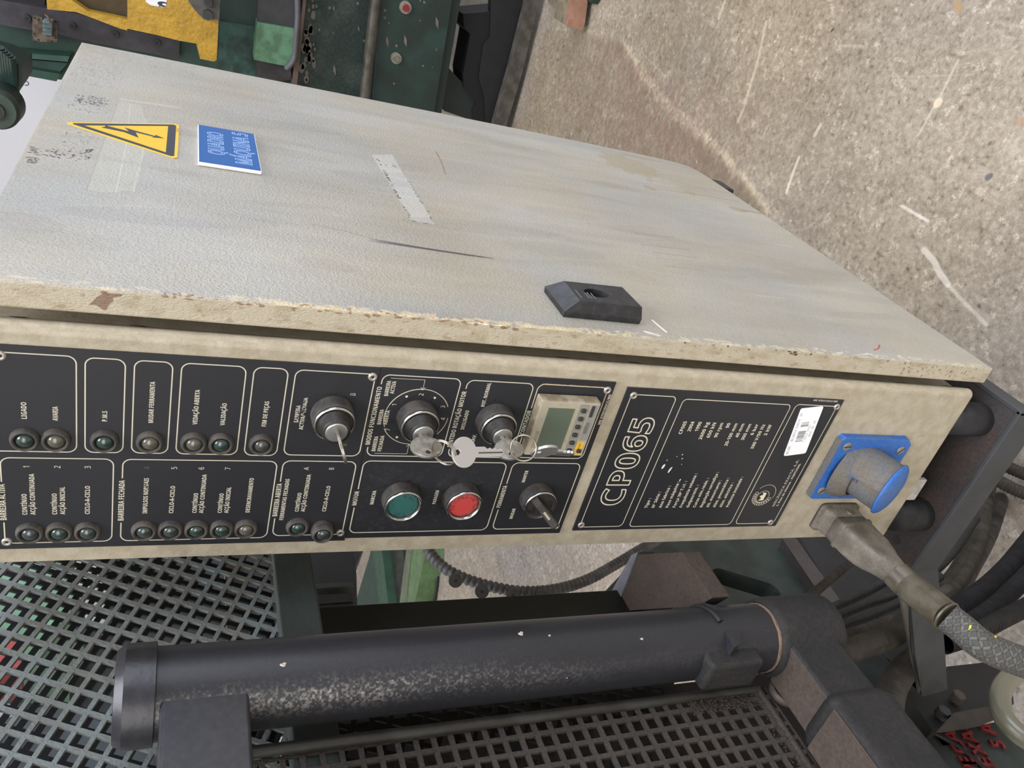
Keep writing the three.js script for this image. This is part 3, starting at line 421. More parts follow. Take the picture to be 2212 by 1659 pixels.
// indicator lamps
const lensCol = { green: 0x2b3d36, clear: 0x57554a, grey: 0x42423d, dim: 0x353e3b };
const lensMat = {}; for (const k in lensCol) lensMat[k] = new THREE.MeshPhysicalMaterial({ color: lensCol[k], roughness: 0.22, clearcoat: 1, clearcoatRoughness: 0.12 });
const bezelG = lathe(mm([[8.1, 0], [8.0, 1.2], [7.5, 2.6], [6.9, 3.4], [6.3, 3.6], [5.7, 3.3], [5.3, 2.4], [5.2, 1]]), 36), lensG = lathe(mm([[0, 4.6], [1.5, 4.45], [3, 3.9], [4.2, 3.0], [5.0, 1.6], [5.1, 0.8]]), 28);
function lamp(s, t, kind, rise = 0) {
  const b = obj('indicator_lamp', put(rotOut((rise ? lathe(mm([[8.1, 0], [8.1, 3], [7.6, 3.4], [8, 4.2], [7.9, rise + 1.2], [7.2, rise + 3.2], [6.3, rise + 3.6], [5.7, rise + 3.3], [5.2, rise + 1]]), 36) : bezelG.clone())), s, t), dustyPlastic, panel);
  const l = obj('lens', put(rotOut(lensG.clone()), s, t, 1.5 + rise), lensMat[kind], b); l.userData.label = { green: 'dark green lens', clear: 'yellowish clear lens', grey: 'grey lens', dim: 'greenish grey lens' }[kind];
}
[[21, 'green'], [37, 'clear'], [62.8, 'green'], [87.9, 'clear'], [113.2, 'clear'], [129.4, 'green'], [154.4, 'grey']].forEach(([t, k]) => lamp(99.6, t, k));
[[21.6, 'dim'], [37.7, 'green'], [53.8, 'dim'], [87.1, 'dim'], [103, 'dim'], [119.3, 'green'], [135.4, 'green'], [151.3, 'clear']].forEach(([t, k]) => lamp(26.6, t, k));
lamp(27.4, 186.4, 'green'); lamp(24.6, 204, 'dim', 4);
// key switches
const ringG = (r0, r1, h) => lathe(mm([[r0, h - 0.6], [r0 + 0.4, h + 0.7], [(r0 + r1) / 2, h + 1.1], [r1 - 0.2, h + 0.5], [r1, h - 0.8], [r0, h - 0.6]]), 44);
const lockFaces = [];
function keySwitch(s, t) {
  const b = obj('key_switch', put(rotOut(lathe(mm([[14.1, 0], [14.1, 1], [13.9, 8], [13.3, 12], [11.2, 12.2], [11, 10.5], [9, 10.5]]), 44)), s, t), dustyPlastic, panel);
  obj('rim', put(rotOut(ringG(11.4, 13.6, 12.2)), s, t), chrome, b);
  obj('barrel', put(rotOut(lathe(mm([[11.3, 10], [11.1, 13.5], [10.2, 14.2], [10.1, 17], [9.4, 17.6], [9.3, 20.2], [8.6, 21.3], [7.4, 21.4]]), 40)), s, t), blackPlastic, b);
  obj('lock_face', put(rotOut(lathe(mm([[0, 21.9], [6.2, 21.9], [7.2, 21.5], [7.5, 20.5]]), 36)), s, t), steel, b);
}
keySwitch(125.5, 196.5); keySwitch(125.5, 254.2); keySwitch(125.5, 311.8);
// motor buttons and tool switch
function pushButton(s, t, m, label) {
  const b = obj('push_button', put(rotOut(lathe(mm([[14.3, 0], [14.3, 1], [14, 8], [13.7, 10.2], [12, 10.6], [11.4, 9]]), 44)), s, t), dustyPlastic, panel); b.userData.label = label;
  obj('rim', put(rotOut(ringG(11.7, 14, 10.6)), s, t), chrome, b);
  obj('button_cap', put(rotOut(lathe(mm([[0, 10.1], [6, 10.05], [10, 9.8], [11, 9.3], [11.6, 8]]), 40)), s, t), m, b);
}
const capTex = (base, dark, seed, amt) => canvasTex(256, 256, (g) => { const R = rng(seed); g.fillStyle = base; g.fillRect(0, 0, 256, 256); for (let i = 0; i < amt; i++) { const a = R() * 6.28, r = 80 + R() * 44 - (R() > 0.86 ? 40 * R() : 0); g.fillStyle = dark; g.globalAlpha = 0.25 + R() * 0.5; g.beginPath(); g.ellipse(128 + r * Math.cos(a), 128 + r * Math.sin(a), 3 + R() * 12, 3 + R() * 9, R() * 3, 0, 7); g.fill(); } });
function capMat(base, dark, seed, amt, s, t) { const tx = capTex(base, dark, seed, amt); tx.wrapS = tx.wrapT = THREE.RepeatWrapping; const k = 1 / 0.024, p = pt(s, t); tx.repeat.set(k, k); tx.offset.set(0.5 - p.z * k, 0.5 - p.y * k); return mat({ map: tx, roughness: 0.5 }); }
pushButton(54.1, 257, capMat('#295c58', '#2a3a36', 3, 45, 54.1, 257), 'green start button in a chrome rim');
pushButton(54, 303.7, capMat('#b83f3c', '#5a3430', 8, 70, 54, 303.7), 'worn red stop button in a chrome rim');
{ const s = 54, t = 366.6;
  const b = obj('rotary_switch', put(rotOut(lathe(mm([[13.9, 0], [13.9, 1], [13.6, 8], [13.2, 10.2], [11.6, 10.6], [11.3, 9], [0, 9]]), 44)), s, t), dustyPlastic, panel);
  obj('rim', put(rotOut(ringG(11.5, 13.6, 10.4)), s, t), chrome, b);
  obj('dial', put(rotOut(lathe(mm([[0, 10.6], [10.6, 10.6], [11.3, 10]]), 40)), s, t), blackPlastic, b);
  const w = V(0, -0.72, -0.694).normalize(), o = V(-1, 0, 0), side = w.clone().cross(o), p = pt(s, t, 0), Q = (r, h) => p.clone().addScaledVector(w, r / 1000).addScaledVector(o, h / 1000).addScaledVector(side, -0.0031);
  const fin = [[-12, 11.5], [-11.5, 14.4], [-6, 17.2], [4, 21], [15.5, 25.4], [17.4, 24.6], [17.6, 20.5], [12, 16.5], [10, 11.5]];
  const sh = new THREE.Shape(fin.map(([r, h]) => new THREE.Vector2(r / 1000, h / 1000))), fg = new THREE.ExtrudeGeometry(sh, { depth: 0.0046, bevelEnabled: true, bevelThickness: 0.0009, bevelSize: 0.0008, bevelSegments: 3, bevelOffset: -0.0008 }); fg.translate(0, 0, -0.0023); fg.applyMatrix4(new THREE.Matrix4().makeBasis(w, o, w.clone().cross(o))); fg.translate(p.x, p.y, p.z); obj('lever', fg, blackPlastic, b);
  const mk = new RoundedBoxGeometry(0.0078, 0.0006, 0.0019, 2, 0.0002); mk.rotateZ(0.37); mk.translate(0.0042, 0.0211, 0); mk.applyMatrix4(new THREE.Matrix4().makeBasis(w, o, w.clone().cross(o))); mk.translate(p.x, p.y, p.z); obj('lever_mark', mk, mat({ color: 0xa0957a, roughness: 0.5 }), b).userData.label = 'pale inlaid pointer';
}
// counter
{ const t = thing('counter_display', 'small beige digital counter with a grey screen, tiny keys and a yellow reset tab', 'counter', pt(125.7, 387.5, 1.5).toArray());
  const tan = wornMat(0xa8a08a, 0x6b5138, { amount: 0.45, grain: 8, size: 0.05, cells: 5, seed: 31 }, { roughness: 0.55 });
  obj('housing', slab(101.6, 150.4, 339, 387.6, 1.5, 11, 0.0012), tan, t);
  const S = (a, b, c, d, h, m, name, extra) => obj(name, slab(101.6 + a, 101.6 + c, 339 + b, 339 + d, 10.9, h, 0.0002), m, t);
  const faceMap = canvasTex(490, 490, (g) => { const R = rng(3); g.fillStyle = '#aca48e'; g.fillRect(0, 0, 490, 490); for (let i = 0; i < 500; i++) { g.fillStyle = R() > 0.5 ? 'rgba(196,190,170,0.16)' : 'rgba(112,98,74,0.12)'; g.beginPath(); g.ellipse(R() * 490, R() * 490, 2 + R() * 16, 1 + R() * 7, R() * 3, 0, 7); g.fill(); } g.fillStyle = '#4a4538'; g.font = '34px sans-serif'; g.fillText('COUNTER', 74, 62);
    g.fillStyle = '#8e8d84'; g.fillRect(20, 322, 300, 76); g.fillStyle = '#90908a'; g.fillRect(150, 410, 320, 66); g.fillStyle = '#e2b43c'; g.fillRect(18, 404, 118, 60); g.fillStyle = '#5a4a20'; g.font = 'bold 20px sans-serif'; g.fillText('RESET', 66, 440); g.fillStyle = '#8e8d84'; g.fillRect(320, 322, 150, 76); g.strokeStyle = 'rgba(90,84,70,0.5)'; g.lineWidth = 2; for (let i = 0; i < 6; i++) { g.strokeRect(22 + i * 74, 322, 72, 76); } });
  const f = slab(102.4, 149.6, 339.8, 386.8, 10.8, 11.4, 0.0002); obj('face', plateUV(f, 101.6, 339, 48.8, 48.6), mat({ map: faceMap, roughness: 0.5 }), t, true);
  obj('screen', slab(106.8, 144.6, 346, 367, 11.2, 11.9, 0.0002), new THREE.MeshPhysicalMaterial({ color: 0x5d6858, roughness: 0.3, clearcoat: 0.7, clearcoatRoughness: 0.2 }), t).userData.label = 'grey-green unlit screen';
  const key = mat({ color: 0x34322c, roughness: 0.6 });
  for (let i = 0; i < 6; i++) obj('key', slab(106.0 + i * 7.2, 109.2 + i * 7.2, 372.2, 376.2, 11.3, 13.4, 0.0008), key, t);
  obj('key', slab(105.6, 108.8, 380.6, 384.4, 11.3, 13.2, 0.0008), key, t); obj('switch_slot', slab(138, 147.6, 380.5, 383, 11.3, 12.2, 0.0003), key, t); obj('switch_slot', slab(123, 133, 380.5, 383, 11.3, 12.0, 0.0003), mat({ color: 0x6e6d63 }), t);
}
// rating plate
const ratingMap = canvasTex(146 * PK, 218 * PK, (g, w, h) => {
  plateBase(g, w, h, 9); g.scale(PK, PK); g.translate(-15, -410.5); const { text, frame, INK } = printer(g), R = rng(12);
  frame(21, 416.6, 153.4, 457.4, null, 4); frame(20.4, 464.6, 151.8, 572.4, null, 4); frame(21, 577.4, 152.6, 622, null, 4);
  g.save(); g.font = 'bold 40px sans-serif'; const ww = g.measureText('CP065').width; g.translate(43, 447.4); g.scale(91 / ww, 21 / 28.6); g.lineWidth = 1.5; g.lineJoin = 'round'; g.strokeStyle = INK; g.strokeText('CP065', 0, 0); g.fillStyle = PLATE; g.restore();
  const L = [['Tipo :', 52], ['Nº Série :', 59], ['Ano fabrico :', 65.5], ['Peso máquina :', 70], ['Força 30º T.M. :', 70.6], ['Frequência volante :', 78.8], ['Golpes/min. :', 66.5], ['Curso mín./máx. :', 74.2], ['Regulação corrediça :', 80.6], ['Alt. mesa/carro :', 71.5], ['Alim. pneumática :', 74.4], ['Alim. eléctrica :', 69], ['Potência instalada :', 75.5]];
  const Rv = [['CP065', 118.3], ['2904', 121.2], ['1990', 121.6], ['2600 kg', 113.6], ['650 kN', 115.6], ['90 rpm', 116.2], ['90', 126], ['20-100 mm', 107.9], ['40 mm', 117], ['300 mm', 114.3], ['6 bar', 119.8], ['380 V/50 Hz', 105.5], ['3 kW', 119.8]];
  L.forEach(([s, e], i) => text(s, 41, e, 473.6 + i * 7.1, 3)); Rv.forEach(([s, b], i) => text(s, b, 131.2, 475.4 + i * 7.15, 3.2));
  // maker's emblem: gear ring, shield and a small factory-like mark
  g.strokeStyle = INK; g.lineWidth = 0.45; for (let i = 0; i < 13; i++) { const a = 1.9 + i * 0.27; g.beginPath(); g.arc(53 + 8.6 * Math.cos(a), 593 + 9.4 * Math.sin(a), 1.7, 0, 7); g.stroke(); }
  g.beginPath(); g.arc(53, 593, 6.6, 0, 7); g.stroke(); g.beginPath(); g.arc(55, 594, 11.5, -0.9, 1.9); g.stroke();
  g.fillStyle = '#e9dcb8'; g.beginPath(); [[48.6, 595.5], [57.4, 595.5], [57.8, 590.6], [55.4, 592.6], [53.4, 589.2], [51, 592], [48.4, 589.8]].forEach(([x, y], i) => (i ? g.lineTo(x, y) : g.moveTo(x, y))); g.fill();
  text('MECÂNICA EXACTA, S.A.', 41, 95.5, 611, 2.6, { alpha: 0.8 }); text('S. Paio de Oleiros - PORTUGAL', 41.5, 91, 615.6, 2.4);
  g.save(); g.translate(157.2, 593); g.rotate(Math.PI / 2); text('ME 970312SCC/BD', 0, 27, -0.4, 1.6); g.restore();
  g.fillStyle = '#e8e6e0'; for (const [s, t, a, b] of [[85.5, 473, 2.6, 1.1], [81.8, 480.8, 3, 0.9], [84, 481.6, 1.4, 0.5], [98, 486.4, 0.7, 0.5], [94, 488, 0.7, 0.5], [92, 474, 0.7, 0.4], [96, 482, 0.5, 0.4], [88, 490, 0.4, 0.4], [71.5, 495.5, 1.2, 0.6]]) { g.beginPath(); g.ellipse(s, t, a, b, 0.2, 0, 7); g.fill(); }
  for (let i = 0; i < 26; i++) { g.fillStyle = PLATE; g.fillRect(62 + R() * 9, 500 + R() * 3, 0.4, 0.8); }
});
const ratingPlate = thing('rating_plate', 'black printed machine data plate headed CP065 with four rivets, under the control panel', 'data plate', pt(88, 626, 1.5).toArray());
obj('plate', plateUV(slab(17.3, 159.1, 411.4, 626.4, 0.1, 1.5), 15, 410.5, 146, 218), mat({ map: ratingMap, roughness: 0.42 }), ratingPlate, true);
for (const [s, t] of [[152.5, 418.6], [152.3, 622], [23.4, 417.4], [21.9, 618]]) rivet(s, t, ratingPlate);
{ // barcode sticker, slightly askew
  const tex = canvasTex(600, 250, (g) => { const R = rng(5); g.fillStyle = '#fbfbfb'; g.fillRect(0, 0, 600, 250); g.fillStyle = '#55555a'; g.font = '36px monospace'; g.save(); g.scale(0.86, 1); g.fillText('BALANC   MECANICA EXACTA  CP', 22, 42); g.restore(); for (let x = 175; x < 415;) { const w = 3 + R() * 7; if (x < 300 || x > 350) { g.fillStyle = '#56565c'; g.fillRect(x, 70, w, 84); } x += w + 3 + R() * 8; } g.fillStyle = '#77777c'; g.font = '30px monospace'; g.save(); g.scale(0.8, 1); g.fillText('5 602222 507422', 200, 184); g.restore(); g.fillStyle = '#66666c'; g.font = '34px monospace'; g.fillText('0051 BL 28', 222, 226); });
  const s = new THREE.Shape(), w = 0.0505, h = 0.0232, r = 0.0022; s.moveTo(r, 0); s.lineTo(w - r, 0); s.quadraticCurveTo(w, 0, w, r); s.lineTo(w, h - r); s.quadraticCurveTo(w, h, w - r, h); s.lineTo(r, h); s.quadraticCurveTo(0, h, 0, h - r); s.lineTo(0, r); s.quadraticCurveTo(0, 0, r, 0);
  const g = new THREE.ExtrudeGeometry(s, { depth: 0.00035, bevelEnabled: false, curveSegments: 5 }); const p = g.attributes.position, uv = g.attributes.uv; for (let i = 0; i < p.count; i++) uv.setXY(i, p.getX(i) / w, p.getY(i) / h);
  const o = pt(97.7, 591.2, 1.6), q = pt(145.5, 583.6, 1.6), d = q.clone().sub(o).normalize(), dn = pt(102.3, 615.1, 1.6).sub(o).normalize(), up = dn.clone().negate();
  const bl = pt(102.6, 615, 1.55); const m4 = new THREE.Matrix4().makeBasis(d, d.clone().cross(V(1, 0, 0)).normalize().multiplyScalar(1), V(-1, 0, 0)); const yv = V(-1, 0, 0).cross(d).normalize(); m4.makeBasis(d, yv, V(-1, 0, 0)); m4.setPosition(bl); g.applyMatrix4(m4);
  tag(obj('barcode_sticker', g, mat({ map: tex, roughness: 0.55 }), scene, true), 'white barcode sticker stuck askew on the lower right of the data plate', 'sticker');
}
// ---------------------------------------------------------------- blue socket, plug and keys
{ const t = thing('power_socket', 'blue hooded power socket with dusty angled lid and slotted screws, below the data plate', 'socket', pt(89, 730, 0.2).toArray());
  const blue = wornMat(0x2f66b4, 0x6f7480, { own: true, amount: 0.32, grain: 12, size: 0.09, cells: 6, seed: 41 }, { roughness: 0.5, bumpMap: BUMP_DUST, bumpScale: 0.0001 });
  const dusty = wornMat(0x6a6459, 0x59606e, { own: true, amount: 0.5, grain: 9, size: 0.09, cells: 5, seed: 43 }, { roughness: 0.9, bumpMap: BUMP_DUST, bumpScale: 0.0002 });
  const sh = new THREE.Shape(); const c = 6; [[-35 + c, -43.5], [35 - c, -43.5], [35, -43.5 + c], [35, 43.5 - 3], [35 - 3, 43.5], [-35 + 3, 43.5], [-35, 43.5 - 3], [-35, -43.5 + c]].forEach(([x, y], i) => sh[i ? 'lineTo' : 'moveTo'](x / 1000, y / 1000));
  const fl = new THREE.ExtrudeGeometry(sh, { depth: 0.0055, bevelEnabled: true, bevelThickness: 0.0008, bevelSize: 0.0008, bevelSegments: 2, bevelOffset: -0.0008 }); fl.applyMatrix4(new THREE.Matrix4().makeBasis(V(0, 0, 1), V(0, 1, 0), V(-1, 0, 0))); const o = pt(89, 686.5, 0.2); fl.translate(o.x, o.y, o.z);
  obj('flange', fl, blue, t);
  const tilt = 0.4, ax = V(-Math.cos(tilt), -Math.sin(tilt), 0), base = pt(89, 683, 5.5), up = V(-Math.sin(tilt), Math.cos(tilt), 0), rt = V(0, 0, 1);
  const L = (a, b, d) => base.clone().addScaledVector(rt, a / 1000).addScaledVector(up, b / 1000).addScaledVector(ax, d / 1000);
  const ev = new Evaluator(); ev.useGroups = false;
  const B = (g) => { g = g.clone(); if (!g.attributes.uv) g.setAttribute('uv', new THREE.Float32BufferAttribute(new Float32Array(g.attributes.position.count * 2), 2)); const b = new Brush(g); b.updateMatrixWorld(); return b; };
  const oriented = (w, h, d, a, b, c0) => { const g = new THREE.BoxGeometry(w / 1000, h / 1000, d / 1000); g.applyMatrix4(new THREE.Matrix4().makeBasis(rt, up, ax)); const p = L(a, b, c0); return g.translate(p.x, p.y, p.z); };
  let barrel = B(cyl(L(0, 0, -14), L(0, 0, 31), 0.0255, 0.0245, 48));
  barrel = ev.evaluate(barrel, B(oriented(43, 45, 60, -18.5, 17.5, 12)), SUBTRACTION);      // stepped down on the left for the sprung flap
  obj('hood', barrel.geometry, dusty, t);
  obj('inner_barrel', cyl(L(-4, 0, -8), L(-4, 0, 31), 0.0198, 0.0206, 44), dusty, t);
  const skirt = lathe([[21.6, -3], [21.6, 4.6], [23.2, 4.8], [27.6, 0], [33, -9]].reverse().map(([r, h]) => [r / 1000, h / 1000]), 48); skirt.applyMatrix4(new THREE.Matrix4().makeBasis(up.clone(), ax, up.clone().cross(ax))); { const q = L(-4, 0, 0); skirt.translate(q.x, q.y, q.z); } obj('housing_skirt', skirt, dusty, t);
  obj('side_wall', prism([L(2.9, 26.3, -5), L(2.9, 19, -5), L(2.9, 18.6, 10), L(2.9, 19.2, 24), L(2.9, 25.6, 6)], rt.clone().multiplyScalar(-0.0008)), blue, t).userData.label = 'clean blue inner edge';
  obj('flange_dust', slab(57, 121, 642.2, 643.1, 0.6, 6.6, 0.0004), dusty, t).userData.label = 'brown dust on the upper edge of the flange';
  const lidG = lathe(mm([[0, 38.5], [10, 38], [18, 36.6], [24, 34.4], [26.2, 32.4], [26.2, 31], [0, 31]]), 48); lidG.applyMatrix4(new THREE.Matrix4().makeBasis(up.clone(), ax, up.clone().cross(ax))); lidG.translate(base.x, base.y, base.z); obj('lid', lidG, blue, t);
  obj('hinge_pin', cyl(L(-3, 20.2, 8), L(3, 20.2, 8), 0.0016, 0.0016, 14), wornMat(0x5a5f68, 0x3b3a36, { size: 0.03 }), t);
  const screw = wornMat(0x9a978c, 0x6d685c, { size: 0.02, cells: 4 }, { metalness: 0.4, roughness: 0.5 });
  [[114.6, 652.5, 1.4], [112, 720, 0.75], [64, 652, 0.75], [64, 720, 0.3]].forEach(([s, tt, a]) => {
    const b = obj('screw', put(rotOut(lathe(mm([[0, 0.7], [3.4, 0.65], [4.1, 0.35], [4.4, 0]]), 24)), s, tt, 6.9), screw, t);
    const sl = new THREE.BoxGeometry(0.0004, 0.001, 0.0078); sl.rotateX(a); const p = pt(s, tt, 7.6); sl.translate(p.x, p.y, p.z); obj('slot', sl, mat({ color: 0x26241f }), b);
  });
}
{ const t = thing('power_cable', 'dusty grey metal plug hood with a braided grey cable hanging out of the cabinet corner', 'cable', pt(33, 720, 0).toArray());
  const zinc = wornMat(0x766f62, 0x554e44, { own: true, amount: 0.7, grain: 10, size: 0.08, cells: 6, seed: 51 }, { roughness: 0.7, bumpMap: BUMP_DUST, bumpScale: 0.0002 });
  const gland = wornMat(0x5b5648, 0x48443a, { amount: 0.4, grain: 8, size: 0.08, cells: 5, seed: 52 }, { roughness: 0.42 });
  const p0 = at(1800, 1112, 'x', XP), p1 = at(1858, 1172, 'x', XP - 0.036), p2 = at(1896, 1206, 'x', XP - 0.056), p3 = at(1936, 1240, 'x', XP - 0.078), p4 = at(1962, 1266, 'x', XP - 0.092), p5 = at(2046, 1332, 'x', XP - 0.137), p6 = at(2120, 1392, 'x', XP - 0.165), p7 = at(2215, 1432, 'x', XP - 0.185), p8 = at(2330, 1462, 'x', XP - 0.2);
  const dir = p3.clone().sub(p0).normalize(), e1 = V(0, 0, 1).addScaledVector(dir, -dir.z).normalize(), e2 = dir.clone().cross(e1).normalize(); if (e2.y < 0) e2.negate();
  const S = (p, w, h, k) => [p, e1, e2, w / 1000, h / 1000, k];
  const nrm = V(-1, 0, 0), b1 = V(0, 0, 1), b2 = V(0, 1, 0);
  obj('base_frame', loft([[p0.clone().addScaledVector(nrm, 0), b1, b2, 0.0155, 0.0235, 0.25], [p0.clone().addScaledVector(nrm, 0.004), b1, b2, 0.0155, 0.0235, 0.25], [p0.clone().addScaledVector(nrm, 0.006), b1, b2, 0.0135, 0.0205, 0.3], [p0.clone().addScaledVector(nrm, 0.016), b1, b2, 0.0125, 0.019, 0.3]]), zinc, t);
  const m = (a, b, k) => a.clone().lerp(b, k);
  obj('plug_hood', loft([S(m(p0, p1, 0.36), 12.8, 18.5, 0.2), S(m(p0, p1, 0.62), 13.2, 19, 0.2), S(m(p0, p1, 0.64), 14.6, 20.4, 0.2), S(m(p0, p1, 0.72), 14.6, 20.4, 0.2), S(m(p0, p1, 0.76), 13.4, 19.4, 0.2), S(p1, 13.2, 19.2, 0.2), S(m(p1, p2, 0.6), 13, 18.4, 0.25), S(p2, 12.6, 15.4, 0.4), S(m(p2, p3, 0.45), 11.8, 12.6, 0.8), S(p3, 11.6, 11.6, 1)], 32), zinc, t);
  obj('locking_lever', prism([at(1835, 1103, 'x', XP - 0.012), at(1852, 1110, 'x', XP - 0.012), at(1872, 1126, 'x', XP - 0.012), at(1893, 1143, 'x', XP - 0.014), at(1880, 1147, 'x', XP - 0.02), at(1856, 1143, 'x', XP - 0.024)], V(0, 0, -0.002)), wornMat(0x6d5c3f, 0x4c4232, { size: 0.05, seed: 55 }, { metalness: 0.3, roughness: 0.55 }), t);
  obj('lever_pin', cyl(at(1833, 1112, 'x', XP - 0.012), at(1833, 1112, 'x', XP - 0.012).add(V(0, 0, 0.004)), 0.003, 0.003, 16), zinc, t); obj('lever_pin', cyl(at(1860, 1133, 'x', XP - 0.02), at(1860, 1133, 'x', XP - 0.02).add(V(0, 0, 0.003)), 0.002, 0.002, 14), zinc, t);
  obj('cable_gland', [cyl(p3, m(p3, p4, 0.94), 0.0128, 0.0128, 36), cyl(m(p3, p4, 0.94), m(p4, p5, 0.06), 0.0114, 0.0114, 36), cyl(m(p4, p5, 0.04), p5, 0.0132, 0.0132, 36), cyl(m(p4, p5, 0.98), m(p5, p6, 0.02), 0.0138, 0.0132, 36)], gland, t);
  const braidTex = canvasTex(512, 256, (g) => { // uv: along the cable, around the cable
    g.fillStyle = '#4b4a47'; g.fillRect(0, 0, 512, 256); const R = rng(8), n = 20, mth = 16, cw = 512 / n, ch = 256 / mth;
    for (let i = -1; i <= n; i++) for (let j = -1; j <= mth; j++) { const odd = (i + j) % 2, x = (i + 0.5) * cw, y = (j + 0.5) * ch; g.save(); g.translate(x, y); g.rotate(odd ? 0.62 : -0.62); const yl = (i * 7 + j * 3) % 41 === 5; g.fillStyle = yl ? '#d9c63a' : ((k) => `rgb(${k + 5},${k + 3},${k - 5})`)(78 + R() * 22); g.fillRect(-cw * 0.62, -ch * 0.34, cw * 1.24, ch * 0.68); g.strokeStyle = 'rgba(40,40,38,0.75)'; g.lineWidth = 2; g.strokeRect(-cw * 0.62, -ch * 0.34, cw * 1.24, ch * 0.68); g.restore(); } });
  braidTex.wrapS = braidTex.wrapT = THREE.RepeatWrapping; braidTex.repeat.set(1 / 0.075, 1);
  obj('braided_cable', hose([p5, m(p5, p6, 0.5), p6, p7, p8], 0.0124, { steps: 90, seg: 28 }), mat({ map: braidTex, roughness: 0.6, bumpMap: BUMP_DUST, bumpScale: 0.0002 }), t, true);
}
// keys
const keyMetal = wornMat(0xa9a69d, 0x6f6a5c, { amount: 0.5, grain: 9, size: 0.03, cells: 5, seed: 61 }, { metalness: 0.65, roughness: 0.42, bumpMap: null });
const keyBright = mat({ color: 0xc9c7c4, metalness: 0.75, roughness: 0.36 });
function keyShape(bow, len, sx = 1) {
  const s = new THREE.Shape(); const r = bow, bw = 3.1; const a0 = Math.asin(bw / r);
  for (let i = 0; i <= 36; i++) { const a = a0 + (Math.PI * 2 - 2 * a0) * i / 36; const x = r * sx * Math.cos(a), y = r * Math.sin(a); i ? s.lineTo(x / 1000, y / 1000) : s.moveTo(x / 1000, y / 1000); }
  const x0 = r * sx * Math.cos(a0); for (const [x, y] of [[x0 + len - 2.5, -bw], [x0 + len, -0.8], [x0 + len - 1.2, 1.2], [x0 + len - 3, 1.8], [x0 + len - 4.4, 1], [x0 + len - 6.5, 2.4], [x0 + len - 8, 1.2], [x0 + len - 10, 2.3], [x0 + len - 12, 1.5], [x0 + len - 14, 3.1]]) s.lineTo(x / 1000, y / 1000);
  s.closePath(); const h = new THREE.Path(); h.absellipse(-r * sx * 0.56 / 1000, 0, 0.0021, 0.0021, 0, Math.PI * 2, true); s.holes.push(h);
  const g = new THREE.ExtrudeGeometry(s, { depth: 0.0014, bevelEnabled: true, bevelThickness: 0.0003, bevelSize: 0.0003, bevelSegments: 2, curveSegments: 14 }); return g.translate(0, 0, -0.0007);
}
function placeKey(label, centre, along, normal, bow, len, m, sx = 1) {
  const z = normal.clone().addScaledVector(along, -normal.dot(along)).normalize(), y = z.clone().cross(along).normalize(); const g = keyShape(bow, len, sx); g.applyMatrix4(new THREE.Matrix4().makeBasis(along, y, z)); g.translate(centre.x, centre.y, centre.z);
  const t = thing('key', label, 'key', centre.toArray()); obj('key_blade', g, m, t);
  const gr = new THREE.BoxGeometry((len - 3) / 1000, 0.0009, 0.0004); gr.translate((bow * sx + len / 2) / 1000, -0.0006, 0.0011); gr.applyMatrix4(new THREE.Matrix4().makeBasis(along, y, z)); gr.translate(centre.x, centre.y, centre.z); obj('blade_groove', gr, mat({ color: 0x57524a, metalness: 0.5, roughness: 0.5 }), t);
  return t;
}
{ const inX = V(1, 0, 0);
  const f1 = pt(125.5, 196.5, 23.4), f2 = pt(125.5, 254.2, 23.4), f3 = pt(125.5, 311.8, 23.4);
  placeKey('plain steel key seen edge-on in the topmost key switch', f1.clone().add(V(-0.0155, -0.001, 0)), V(1, 0.03, 0.0).normalize(), V(0, 0.93, -0.36), 9.6, 14, keyMetal);
  placeKey('tarnished round key in the middle key switch, with the first ring through its hole', f2.clone().add(V(-0.0122, 0.0008, -0.0004)), V(1, 0.02, 0.03).normalize(), V(0.1, 0.12, 1).normalize(), 10.3, 13, keyMetal);
  placeKey('tarnished round key in the lowest key switch, with the second ring through its hole', f3.clone().add(V(-0.0126, -0.0005, -0.0006)), V(1, 0.02, 0.06).normalize(), V(0.1, 0.2, 1).normalize(), 9.8, 13, keyMetal);
  const toEye = (p) => EYE.clone().sub(p).normalize();
  const k1 = at(1002, 977, 'x', XP - 0.052), e1 = at(1095, 975, 'x', XP - 0.05);
  placeKey('bright silver key hanging flat from the first ring between the two lower switches', k1, e1.clone().sub(k1).normalize(), toEye(k1).add(V(0, 0.1, 0)), 9.7, 20.5, keyBright, 0.86);
  const k2 = at(1176, 975, 'x', XP - 0.046), e2 = at(1252, 980, 'x', XP - 0.04);
  placeKey('silver key tilted on the second ring in front of the counter', k2, e2.clone().sub(k2).normalize(), toEye(k2).add(V(0, 1.1, -0.5)), 9.2, 19, keyBright);
  const ringM = mat({ color: 0xa39c8e, metalness: 0.9, roughness: 0.28 });
  const ring = (c, n, r, label) => { const g = new THREE.TorusGeometry(r, 0.00055, 10, 64), g2 = new THREE.TorusGeometry(r - 0.0002, 0.00055, 10, 64); g2.translate(0, 0, 0.001); for (const q of [g, g2]) { q.applyQuaternion(new THREE.Quaternion().setFromUnitVectors(V(0, 0, 1), n.normalize())); q.translate(c.x, c.y, c.z); } tag(obj('key_ring', [g, g2], ringM), label, 'key ring'); };
  const c1 = at(960, 977, 'x', XP - 0.047); ring(c1, toEye(c1).add(V(0, 0.45, -0.75)), 0.0092, 'thin wire key ring joining the middle switch key and the flat silver key');
  const c2 = at(1131, 968, 'x', XP - 0.046); ring(c2, toEye(c2), 0.0088, 'thin wire key ring joining the lowest switch key and the tilted silver key');
}
